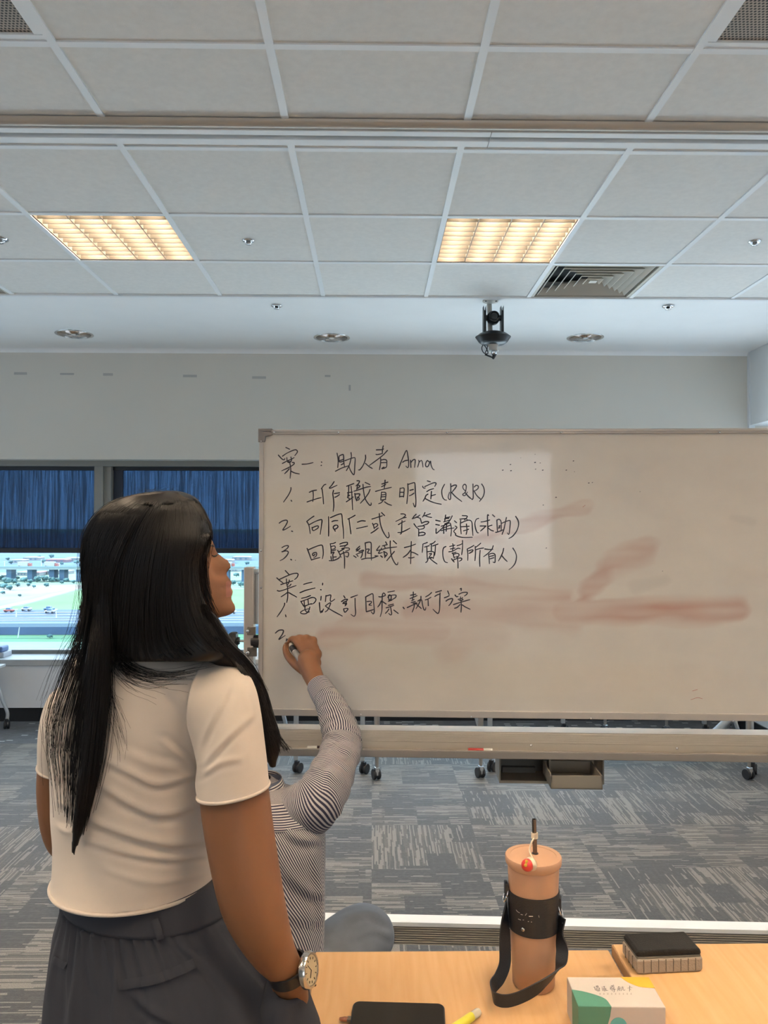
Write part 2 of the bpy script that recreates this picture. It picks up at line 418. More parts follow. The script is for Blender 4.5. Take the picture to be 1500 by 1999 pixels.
# air diffuser with square rings
M_VENT = pr('vent_beige', (.56, .51, .43), .5, .1, vary=.03)
def diffuser(loc, lab):
    r = thing('air_diffuser', lab, 'air vent', loc, 'square ceiling air diffusers')
    MB().box((-.28, -.28, .088), (.28, .28, .09)).build('backing', M_DARKIN, r).location = V((0,0,0))
    for k in range(7):
        s0 = .298-.042*k; mb = MB(); zt = .002; h = .034 if k else .012
        # sloping square ring
        a, b_ = s0, s0-(.03 if k else .028)
        ring = lambda s, z: [V((-s, -s, z)), V((s, -s, z)), V((s, s, z)), V((-s, s, z))]
        mb.loft([ring(a, zt), ring(a, zt+.002), ring(b_, h+zt+.002), ring(b_-.002, h+zt), ring(a-.003, zt-.001), ring(a, zt)] if k else [ring(a, .012), ring(a, -.003), ring(b_, -.003), ring(b_, .012), ring(a, .012)], caps=False)
        mb.build('vane' if k else 'frame', M_VENT, r)
    MB().box((-.02, -.02, 0), (.02, .02, .004)).build('centre_plate', M_VENT, r)
    for c in [o for o in bpy.data.objects if o.parent == r]: c.matrix_parent_inverse = Matrix.Identity(4)
    return r
diffuser((-1.4895+.6*4+.3, 2.17+.6*3+.3, ZC), 'beige square air diffuser of nested rings beside the right ceiling light')
diffuser((-1.4895-.6*2+.3, 2.17+.6*3+.3, ZC), 'beige square air diffuser cut off at the left picture edge')
# perforated return grilles near the camera
def perf():
    m, t, b = nt('perforated_metal'); g = G(t)
    x, y, z = g.sep(g.obj())
    p = .0105
    jj = g.m('FLOOR', g.m('DIVIDE', y, p)); off = g.m('MULTIPLY', g.m('MODULO', g.m('ABSOLUTE', jj), 2), .5)
    fx = g.m('SUBTRACT', g.m('FRACT', g.m('ADD', g.m('DIVIDE', x, p), off)), .5); fy = g.m('SUBTRACT', g.m('FRACT', g.m('DIVIDE', y, p)), .5)
    d = g.m('ADD', g.m('MULTIPLY', fx, fx), g.m('MULTIPLY', fy, fy))
    hole = g.m('LESS_THAN', d, .105)
    g.l(g.mix(hole, (.40, .34, .28), (.012, .011, .010)), b.inputs['Base Color']); b.inputs['Roughness'].default_value = .6; return m
M_PERF = perf()
for (ix, jy), lab in zip(grille_cells, ('perforated metal ceiling grille in the top left corner', 'perforated metal ceiling grille in the top right corner')):
    c = V((-1.4895+.6*ix+.3, 2.17+.6*jy+.3, ZC))
    r = thing('return_grille', lab, 'air vent', c, 'perforated ceiling grilles')
    MB().box((c.x-.262, c.y-.262, ZC+.004), (c.x+.262, c.y+.262, ZC+.008)).build('perforated_plate', M_PERF, r)
    f = MB()
    for a, b_ in (((-.29, -.29), (.29, -.262)), ((-.29, .262), (.29, .29)), ((-.29, -.262), (-.262, .262)), ((.262, -.262), (.29, .262))): f.box((c.x+a[0], c.y+a[1], ZC-.002), (c.x+b_[0], c.y+b_[1], ZC+.014))
    f.build('frame', M_GRID, r, bevel=.002)
# downlights in the soffit
M_DLIN = pr('downlight_reflector', (.55, .45, .38), .12, 1, vary=.3, vscale=30)
for k, (px, lab) in enumerate(((145, 'chrome recessed downlight in the soffit, leftmost of three'), (648, 'chrome recessed downlight in the soffit, middle one of three'), (1143, 'chrome recessed downlight in the soffit right of the conference camera'))):
    c = onz(px, (652, 659, 659)[k], ZC+.004)
    r = thing('downlight', lab, 'downlight', c, 'recessed chrome downlights')
    rr = .118
    MB().loft([[c+V((q*math.cos(a), q*math.sin(a), h)) for a in [2*math.pi*i/40 for i in range(40)]] for q, h in ((rr+.012, .0), (rr+.012, -.004), (rr+.004, -.006), (rr-.006, -.004), (rr-.006, .0))], caps=False).build('trim_ring', M_CHROME, r, smooth=True)
    MB().loft([[c+V((q*math.cos(a), q*math.sin(a), h)) for a in [2*math.pi*i/40 for i in range(40)]] for q, h in ((rr-.006, -.004), (rr-.012, -.001), (.02, -.0005))], caps=True).build('reflector', M_DLIN, r, smooth=True)
    for s in (-1, 1):
        MB().box((c.x+s*.03-.012, c.y-.02, ZC-.008), (c.x+s*.03+.012, c.y+.03, ZC+.002)).build('lamp_pin', M_CHROME, r)
    MB().sphere(c+V((0, 0, -.002)), .026, sc=(1, 1, .4)).build('bulb', pr('bulb_glass', (.7, .7, .68), .15), r, smooth=True)
# sprinklers
for k, (px, py, rr, lab) in enumerate(((485, 469, .030, 'small chrome ceiling sprinkler right of the left ceiling light'), (1474, 471, .030, 'small chrome ceiling sprinkler near the right picture edge'), (540, 597, .034, 'small chrome sprinkler in the soffit left of the conference camera'), (1305, 598, .036, 'small chrome sprinkler in the soffit right of the air vent'), (-3, 466, .045, 'round chrome ceiling fitting cut off at the left picture edge'))):
    c = onz(px, py, ZC)
    r = thing('sprinkler', lab, 'sprinkler', c, 'chrome ceiling sprinklers')
    MB().lathe([(rr, 0), (rr, -.003), (rr*.7, -.008), (rr*.5, -.006), (rr*.45, 0)], c, 28).build('rosette', M_CHROME, r, smooth=True)
    MB().lathe([(rr*.3, 0), (rr*.28, -.014), (rr*.5, -.016), (rr*.5, -.019), (.001, -.020)], c, 20).build('head', M_CHROME, r, smooth=True)
# tape remnants on the wall above the windows
M_TAPE = pr('old_tape', (.46, .445, .42), .6, vary=.05)
for k, (px, py, w, h) in enumerate(((40, 729, 25, 5), (131, 730, 27, 4), (211, 731, 19, 5), (371, 734, 27, 5), (506, 737, 27, 5), (640, 734, 11, 4), (683, 757, 4, 11))):
    a = P(px-w/2, py-h/2, YW-.001); b_ = P(px+w/2, py+h/2, YW-.001)
    o = MB().box((a.x, YW-.0022, b_.z), (b_.x, YW-.0004, a.z)).build('tape_strip', M_TAPE)
    tag(o, ('grey tape strip on the wall, first from the left picture edge', 'grey tape strip on the wall, second from the left picture edge', 'short grey tape strip on the wall, third from the left picture edge', 'grey tape strip on the wall left of the whiteboard corner, fourth from the left', 'grey tape strip on the wall just above the whiteboard left corner, fifth from the left', 'tiny grey tape scrap on the wall, sixth from the left', 'tiny upright grey tape scrap on the wall, rightmost')[k], 'tape', 'old tape strips on the wall')
# rear wall window (behind the camera) and glowing side panes, the left one added for fill
def lit(name, col, s):
    m, t, b = nt(name); g = G(t); e = g.n('ShaderNodeEmission')
    x, y, z = g.sep(g.obj()); f = g.noise(g.obj(), .8, 1)
    g.l(g.mix(f, tuple(c*.95 for c in col), col), e.inputs[0]); e.inputs[1].default_value = s
    g.l(e.outputs[0], t.nodes['Material Output'].inputs[0]); return m
M_DAY = lit('daylit_pane', (.80, .90, 1.0), REARWIN); M_DAY2 = lit('daylit_pane_side', (.62, .80, 1.0), SIDEGLOW)
def wallwin(name, a, b, mat, n):
    w = .05; ax = 0 if abs(a[0]-b[0]) < .2 else 1
    f = MB()
    if ax == 1:
        f.box((a[0]-w, a[1], a[2]-w), (a[0], b[1], b[2]+w)).box((b[0], a[1], a[2]-w), (b[0]+w, b[1], b[2]+w)).box((a[0], a[1], a[2]-w), (b[0], b[1], a[2])).box((a[0], a[1], b[2]), (b[0], b[1], b[2]+w))
    else:
        f.box((a[0], a[1]-w, a[2]-w), (b[0], a[1], b[2]+w)).box((a[0], b[1], a[2]-w), (b[0], b[1]+w, b[2]+w)).box((a[0], a[1], a[2]-w), (b[0], b[1], a[2])).box((a[0], a[1], b[2]), (b[0], b[1], b[2]+w))
    o = f.build(name, M_FRAME); struct(o)
    MB().box(V(a), V(b)).build('pane', mat, o)

# ------------------------------------------------------------------ the view outside
GZ = -35.0; OUT_DIM = .60  # outdoor colours carry the haze tint and are dimmed against the bright sky
def outdim(c): return tuple(x*OUT_DIM for x in c)
def gp(px, py, dz=0.0): return onz(px, py, GZ+dz)
def patch(name, pts, col, dz, lab, cat, rough=.9, vs=.02):
    dz = (dz-.28)*.35; ps = [gp(x, y, dz) for x, y in pts]
    o = MB()
    n = len(ps); o.add(ps + [p - V((0, 0, .02)) for p in ps], [tuple(range(n)), tuple(range(2*n-1, n-1, -1))] + [(i, i+n, (i+1) % n+n, (i+1) % n) for i in range(n)])
    o = o.build(name, pr('ground_'+name, outdim(col), rough, vary=.28, vscale=vs)); tag(o, lab, cat); return o
o = MB().box((-5000, 60, GZ-1), (5000, 7000, GZ)).build('ground', pr('ground_pale', outdim((.20, .32, .25)), .9, vary=.3, vscale=.02)); struct(o, 'pale grass plain far below the window')
o = MB().box((-40, 6.5, -2.5), (40, 14, -1.6)).build('roof_terrace', pr('terrace_white', (.86, .87, .87), .8, vary=.04, vscale=.3)); struct(o, 'sunlit white roof terrace below the windows')  # added out of view to throw sunlight up through the windows
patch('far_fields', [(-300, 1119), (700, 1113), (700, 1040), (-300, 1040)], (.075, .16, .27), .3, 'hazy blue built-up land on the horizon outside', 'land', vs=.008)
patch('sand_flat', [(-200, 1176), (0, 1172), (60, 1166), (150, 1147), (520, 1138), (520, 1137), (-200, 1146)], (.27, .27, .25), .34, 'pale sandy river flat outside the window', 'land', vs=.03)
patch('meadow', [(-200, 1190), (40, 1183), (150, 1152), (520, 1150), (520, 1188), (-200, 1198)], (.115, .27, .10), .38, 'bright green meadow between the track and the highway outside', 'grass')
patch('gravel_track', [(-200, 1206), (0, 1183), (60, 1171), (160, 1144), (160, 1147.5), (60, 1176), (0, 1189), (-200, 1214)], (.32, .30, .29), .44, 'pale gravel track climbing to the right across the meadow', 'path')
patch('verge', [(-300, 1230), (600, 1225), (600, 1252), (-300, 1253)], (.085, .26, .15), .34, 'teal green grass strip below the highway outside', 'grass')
# elevated highway
hz = 4.0
def strip_(y0, y1, dz, th, mb):
    a = gp(-200, y0, dz); b = gp(700, y0-3, dz); c = gp(700, y1-3, dz); d = gp(-200, y1, dz)
    mb.add([a, b, c, d] + [p-V((0, 0, th)) for p in (a, b, c, d)], [(0, 1, 2, 3), (7, 6, 5, 4), (0, 4, 5, 1), (1, 5, 6, 2), (2, 6, 7, 3), (3, 7, 4, 0)])
r = thing('highway', 'wide blue-grey elevated highway crossing the view outside', 'road', gp(60, 1215))
mb = MB(); strip_(1191, 1217, hz, 3.9, mb); mb.build('deck', pr('asphalt_haze', outdim((.07, .125, .24)), .8, vary=.15, vscale=.05), r)
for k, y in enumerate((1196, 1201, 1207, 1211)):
    mb = MB(); strip_(y, y+.9, hz+.15, .1, mb); mb.build('lane_line', pr('lane_paint', outdim((.30, .38, .44)), .7), r)
mb = MB(); strip_(1216.6, 1217.6, hz+1.0, 1.2, mb); mb.build('parapet', pr('concrete_haze', outdim((.22, .30, .40)), .8), r)
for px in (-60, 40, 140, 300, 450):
    p = gp(px, 1224, 0); MB().box((p.x-2, p.y+2, GZ), (p.x+2, p.y+6, GZ+hz-1)).build('pier', pr('pier_haze', outdim((.10, .20, .36)), .8), r)
M_CARC = [pr('car_white', outdim((.5, .5, .5)), .4), pr('car_red', outdim((.45, .12, .10)), .4), pr('car_blue', outdim((.10, .2, .35)), .4)]
for k, (px, py, c) in enumerate(((18, 1196, 1), (96, 1193, 2), (98, 1198, 0), (52, 1193.5, 0), (452, 1199, 0))):
    p = onz(px, py, GZ+hz); L = 1.8
    r = thing('car', ('red car on the far highway at the left', 'blue car on the far highway, upper one of two near the hair', 'white car on the far highway, lower one of two near the hair', 'small white car on the far highway between the red and blue cars', 'white car on the far highway seen by the chin of the woman')[k], 'car', p, 'cars on the far highway')
    z = GZ+hz+.25
    MB().box((p.x-L, p.y-1, z+.3), (p.x+L, p.y+1, z+1.0)).build('body', M_CARC[c], r, bevel=.2)
    MB().prism([(p.x-L*.55, z+1.0), (p.x+L*.5, z+1.0), (p.x+L*.3, z+1.6), (p.x-L*.35, z+1.6)], p.y-.9, p.y+.9).build('cabin', M_CARC[2], r)
    for s in (-1, 1): MB().cyl((p.x+s*L*.6, p.y-1.05, z+.3), (p.x+s*L*.6, p.y+1.05, z+.3), .35, 12).build('wheel', M_BLACK, r)
# far bridge on piers
yb = gp(80, 1136).y; zb = CAM.z + (P(80, 1108, yb).z-CAM.z)
r = thing('bridge', 'long pale road bridge on blue piers far outside the window', 'bridge', (P(80, 1108, yb).x, yb, GZ))
x0, x1 = P(-200, 1108, yb).x, P(620, 1108, yb).x
MB().box((x0, yb, zb-1.3), (x1, yb+14, zb)).build('deck', pr('bridge_pale', outdim((.40, .48, .46)), .8, vscale=.1), r)
MB().box((x0, yb-.3, zb), (x1, yb, zb+.9)).build('railing', pr('bridge_rail', outdim((.28, .42, .45)), .8), r)
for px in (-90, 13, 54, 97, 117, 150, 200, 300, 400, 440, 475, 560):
    x = P(px, 1108, yb).x; MB().box((x-1.6, yb+3, GZ+.08), (x+1.6, yb+10, zb-1.3)).build('pier', pr('pier_blue', outdim((.10, .19, .30)), .8), r)
for k, px in enumerate((48, 100, 445)):
    p = P(px, 1106, yb+5); q = thing('truck', ('white truck on the far bridge, leftmost', 'white truck on the far bridge near the hair', 'white truck on the far bridge right of the face')[k], 'truck', p, 'trucks on the far bridge')
    MB().box((p.x-4, p.y-1.3, zb+.8), (p.x+2.5, p.y+1.3, zb+3.6)).build('cargo_box', M_CARC[0], q)
    MB().box((p.x+2.7, p.y-1.2, zb+.6), (p.x+4.4, p.y+1.2, zb+2.6)).build('cab', M_CARC[1], q)
    for s in (-3, 3): MB().cyl((p.x+s, p.y-1.3, zb+.55), (p.x+s, p.y+1.3, zb+.55), .5, 12).build('wheel', M_BLACK, q)
# low buildings and trees
bl = [(8, 1128, 12, 5), (42, 1124, 20, 6), (70, 1124, 14, 6), (99, 1122, 14, 7), (125, 1121, 10, 5), (108, 1098, 40, 5), (140, 1096, 30, 6), (30, 1099, 26, 5), (60, 1094, 30, 5), (440, 1100, 26, 6), (470, 1094, 34, 6), (455, 1116, 18, 5)]
names = ['leftmost low white building below the far bridge', 'long white shed below the far bridge', 'small white building below the far bridge', 'tall white block below the far bridge', 'low white building next to the hair below the bridge', 'long red-roofed building above the far bridge', 'pale building on the horizon near the hair', 'pale building on the horizon at the left', 'long pale building on the horizon, second from the left', 'white building on the horizon right of the face', 'long white building on the horizon by the whiteboard', 'white building below the bridge right of the face']
for k, (px, py, w, h) in enumerate(bl):
    p = gp(px, py); s = p.y/FPX; c = (.36, .36, .36) if k != 5 else (.32, .20, .23)
    p.z = GZ+.08; r = thing('building', names[k], 'building', p, 'low buildings outside')
    MB().box((p.x-w*s/2, p.y, GZ+.08), (p.x+w*s/2, p.y+15, GZ+h*s)).build('wall', pr('house_%d' % (k == 5), outdim(c), .8, vscale=.2), r)
    MB().prism([(p.x-w*s*.53, GZ+h*s), (p.x+w*s*.53, GZ+h*s), (p.x+w*s*.42, GZ+h*s*1.25), (p.x-w*s*.42, GZ+h*s*1.25)], p.y-.5, p.y+15.5).build('roof', pr('roof_%d' % (k in (5, 2)), (.42, .20, .22) if k in (5, 2) else (.3, .36, .4), .8, vscale=.2), r)
    for q in (-.3, 0, .3): MB().box((p.x+(q-.06)*w*s, p.y-.2, GZ+h*s*.35), (p.x+(q+.06)*w*s, p.y, GZ+h*s*.75)).build('window', pr('far_pane', outdim((.10, .18, .28)), .3), r)
def tree_mesh(seed):
    rr = random.Random(seed); mb = MB()
    for k in range(16):
        a = rr.uniform(0, 6.28); q = rr.uniform(0, .75); mb.sphere((q*math.cos(a), q*math.sin(a), rr.uniform(.5, 1.3)), rr.uniform(.28, .5), 10, 7)
    return mb
tpos = [(12, 1142, 22), (26, 1140, 16), (48, 1137, 16), (60, 1139, 12), (72, 1137, 18), (86, 1136, 18), (100, 1137, 16), (8, 1150, 18), (20, 1152, 14), (34, 1146, 12), (112, 1136, 12), (38, 1165, 8), (98, 1246, 12), (440, 1140, 18), (455, 1142, 14), (470, 1146, 16), (484, 1143, 14), (445, 1160, 12), (500, 1147, 16), (2, 1134, 14), (34, 1132, 10), (120, 1140, 10), (130, 1136, 12), (144, 1139, 10), (55, 1145, 10), (66, 1148, 9), (90, 1146, 12), (6, 1160, 10), (22, 1101, 10), (52, 1102, 8), (84, 1100, 12), (120, 1103, 9), (150, 1101, 12), (16, 1094, 9), (76, 1091, 10), (100, 1090, 12), (436, 1128, 12), (462, 1126, 12), (488, 1124, 14), (448, 1104, 9), (482, 1103, 10)]
M_TREE = pr('tree_haze', outdim((.08, .19, .20)), .9, vary=.3, vscale=.3); M_TRUNK = pr('trunk_haze', (.10, .10, .11), .9)
proto = None
for k, (px, py, w) in enumerate(tpos):
    p = gp(px, py); s = w*p.y/FPX*.5
    lab = ('dark bluish tree among the trees before the far bridge' if py > 1112 else 'small hazy tree beyond the far bridge') if k not in (11, 12) else ('small lone bush on the pale river flat' if k == 11 else 'lone round tree under the highway beside the hair')
    r = thing('tree', lab, 'tree', p, ('trees before the far bridge' if py > 1112 else 'hazy trees beyond the far bridge') if k not in (11, 12) else None)
    mb = tree_mesh(k % 5); mb.v = [(p.x+v[0]*s, p.y+v[1]*s, GZ+.08+v[2]*s*.8) for v in mb.v]
    mb.build('crown', M_TREE, r, smooth=True)
    MB().cyl((p.x, p.y, GZ+.08), (p.x, p.y, GZ+.7*s), .09*s, 8).build('trunk', M_TRUNK, r)
for k, (px, py0, py1) in enumerate(((32, 1214, 1190), (35, 1246, 1217), (110, 1216, 1190), (9, 1110, 1096), (81, 1108, 1093), (116, 1118, 1100))):
    y = (onz(px, py0-9, GZ+hz).y if k != 1 else gp(px, py0).y) if k < 3 else yb+2
    a, b_ = P(px, py0, y), P(px+(4 if k == 1 else 0), py1, y); z0 = (GZ+hz+.05 if k != 1 else GZ+.08) if k < 3 else zb+.05
    r = thing('lamp_post', ('pale lamp post by the highway at the left', 'leaning pale lamp post in front of the highway', 'pale lamp post by the highway next to the hair', 'thin lamp post on the far bridge, leftmost', 'thin lamp post on the far bridge, second one', 'thin lamp post on the far bridge next to the hair')[k], 'lamp post', (a.x, y, z0), 'lamp posts outside')
    rr = .22 if k < 3 else .3
    MB().cyl((a.x, y, z0), b_, rr, 8, rr*.6).build('pole', pr('pole_pale', (.4, .44, .44), .6), r)
    MB().box((b_.x-.3, y-.8, b_.z-.15), (b_.x+.3, y+.5, b_.z+.15)).build('lamp_head', pr('pole_pale', (.4, .44, .44), .6), r)
# ------------------------------------------------------------------ the whiteboard
BY = .055; BO = P(507, 839, 2.48); EX = V((math.cos(BY), -math.sin(BY), 0)); EN = V((math.sin(BY), math.cos(BY), 0)); EZ = V((0, 0, 1))
MW = Matrix((EX, EN, EZ)).transposed().to_4x4(); MW.translation = BO
MWI = MW.inverted()
def bl_(px, py, off=0.0):
    """picture point to board coordinates on the plane y=off"""
    d = ray(px, py); c = BO + EN*off; return MWI @ (CAM + d*((c-CAM).dot(EN)/d.dot(EN)))
BW, BH = 1.80, -bl_(506, 1396).z
wb = thing('whiteboard', 'large wheeled whiteboard in an aluminium frame with handwritten notes and red smears', 'whiteboard', MW @ V((.9, 0, 0)) * 1)
wb.location = (wb.location.x, wb.location.y, 0)
def wbb(name, a, b, mat, bevel=.002): return MB().box(a, b, MW).build(name, mat, wb, smooth='auto', bevel=bevel)
# writing surface with stains
fw = .016
nx, nz = 330, 160
xs = np.linspace(fw*.8, BW-fw*.8, nx); zs = np.linspace(-BH+fw*.8, -fw*.8, nz)
gx, gz = np.meshgrid(xs, zs)
def seg_d(px_pts, wob=.010):
    pts = np.array([[bl_(x, y).x, bl_(x, y).z] for x, y in px_pts])
    d = np.full(gx.shape, 9.0)
    for a, b in zip(pts[:-1], pts[1:]):
        ab = b-a; t = np.clip(((gx-a[0])*ab[0]+(gz-a[1])*ab[1])/(ab@ab), 0, 1)
        d = np.minimum(d, np.hypot(gx-a[0]-t*ab[0], gz-a[1]-t*ab[1]))
    return d
wn = np.array([[mnoise.noise(V((x*9, z*22, 3))) for x in xs] for z in zs]); wn2 = np.array([[mnoise.noise(V((x*3.5, z*40, 8))) for x in xs] for z in zs])
pink = np.zeros(gx.shape); pale = np.zeros(gx.shape)
px2m = 2.44/FPX
for pts, w, amt in (([(905, 1062), (1000, 1032), (1140, 990)], 9, .6), ([(880, 1070), (960, 1040)], 22, .3), ([(715, 1132), (800, 1142), (900, 1140), (1000, 1160), (1110, 1166)], 13, .5), ([(1135, 1175), (1180, 1112), (1215, 1090)], 15, .6), ([(1205, 1095), (1262, 1072)], 19, .55), ([(800, 1192), (950, 1190), (1130, 1195)], 17, .5), ([(1100, 1196), (1300, 1190), (1380, 1196), (1442, 1192)], 17, .85), ([(1240, 1205), (1370, 1210)], 9, .4), ([(640, 1243), (720, 1222), (860, 1235)], 18, .42), ([(645, 1240), (700, 1196), (760, 1180)], 12, .35), ([(940, 1215), (880, 1270)], 24, .25), ([(1420, 1180), (1445, 1190)], 6, .5), ([(860, 1165), (1000, 1180), (1100, 1185)], 34, .22), ([(700, 1205), (850, 1200)], 30, .2), ([(960, 1195), (1120, 1215)], 16, .4), ([(880, 1225), (960, 1240)], 26, .22)):
    d = seg_d(pts)/px2m + wn*11 + wn2*9; w = w*1.3
    pink = np.maximum(pink, amt*np.clip(1.3-(d/w)**2*.8, 0, 1)*(.78+.75*wn2+.3*wn))
for pts, w, amt in (([(700, 1250), (900, 1300), (1080, 1330)], 60, .25), ([(560, 1000), (700, 1000), (820, 940)], 60, .35), ([(1240, 1150), (1300, 1130)], 14, -.3), ([(1430, 1010), (1470, 1020)], 8, -.25)):
    d = seg_d(pts)/px2m + wn*12
    pale += amt*np.clip(1-(d/w)**2, 0, 1)
verts = [MW @ V((x, -.0, z)) for x, z in zip(gx.ravel(), gz.ravel())]
fs = [(j*nx+i, j*nx+i+1, (j+1)*nx+i+1, (j+1)*nx+i) for j in range(nz-1) for i in range(nx-1)]
nfront = len(verts)
mbp = MB(); mbp.add(verts, fs)
me = bpy.data.meshes.new('writing_panel'); me.from_pydata(mbp.v, [], mbp.f); me.update()
ca = me.attributes.new('smear', 'FLOAT', 'POINT'); ca.data.foreach_set('value', np.clip(pink, 0, 1).ravel())
cb = me.attributes.new('wear', 'FLOAT', 'POINT'); cb.data.foreach_set('value', pale.ravel())
m, t, b = nt('whiteboard_enamel'); g = G(t)
at = g.n('ShaderNodeAttribute', attribute_name='smear'); at2 = g.n('ShaderNodeAttribute', attribute_name='wear')
v = g.obj(); f1 = g.noise(g.scale(v, (5, 5, 9)), 1, 3); f2 = g.noise(v, 2.2, 2)
c = g.mix(g.ramp(f1, .3, .7), (.67, .62, .56), (.72, .67, .60))
c = g.mix(g.m('MULTIPLY', g.ramp(f2, .4, .75), .35), c, (.69, .615, .505))
c = g.mix(g.ramp(at2.outputs['Fac'], 0, 1), c, (.60, .53, .40))
c = g.mix(g.m('MULTIPLY', g.ramp(at2.outputs['Fac'], 0, -1), 1), c, (.52, .48, .44))
c = g.mix(at.outputs['Fac'], c, (.53, .33, .265))
g.l(c, b.inputs['Base Color']); b.inputs['Roughness'].default_value = .3; b.inputs['Specular IOR Level'].default_value = .35
b.inputs['Coat Weight'].default_value = .6; b.inputs['Coat Roughness'].default_value = .05
link('writing_panel', me, m, wb)
wbb('back_panel', (.01, .002, -BH+.01), (BW-.01, .018, -.01), pr('board_back', (.35, .35, .35), .6))
# frame rails
wbb('frame_rail', (0, -.006, -fw), (BW, .022, 0), M_ALU); wbb('frame_rail', (.01, -.010, -.009), (BW-.01, -.004, -.003), M_ALU, .001)
wbb('frame_rail', (0, -.006, -BH), (BW, .022, -BH+.022), M_ALU)
wbb('frame_rail', (0, -.006, -BH+.01), (.014, .022, -.01), M_ALU); wbb('frame_rail', (BW-.014, -.006, -BH+.01), (BW, .022, -.01), M_ALU)
M_CAP = pr('corner_cap_grey', (.27, .24, .22), .5, vary=.04)
for (x, z, sx, sz) in ((0, 0, 1, -1), (BW, 0, -1, -1), (0, -BH, 1, 1), (BW, -BH, -1, 1)):
    poly = [(-.003, .003), (.042, .003), (.042, -.018), (.021, -.022), (.018, -.04), (-.003, -.04)]
    MB().prism([(x+sx*a, z-sz*b) for a, b in poly], -.010, .024, MW).build('corner_cap', M_CAP, wb, bevel=.002)
scr = [bl_(x, 845) for x in (537, 662, 873, 1095, 1403)] + [bl_(511, y) for y in (862, 1075, 1147)] + [bl_(x, y) for x, y in ((520, 1398), (705, 1393), (920, 1398), (1153, 1401), (1430, 1406))]
for p in scr:
    MB().lathe([(.0035, 0), (.0035, .002), (.002, .0035), (0.0001, .0036)], MW @ V((p.x, -.0065 if p.z < -.02 else -.010, p.z)), 10, -EN).build('screw', M_CHROME, wb, smooth=True)
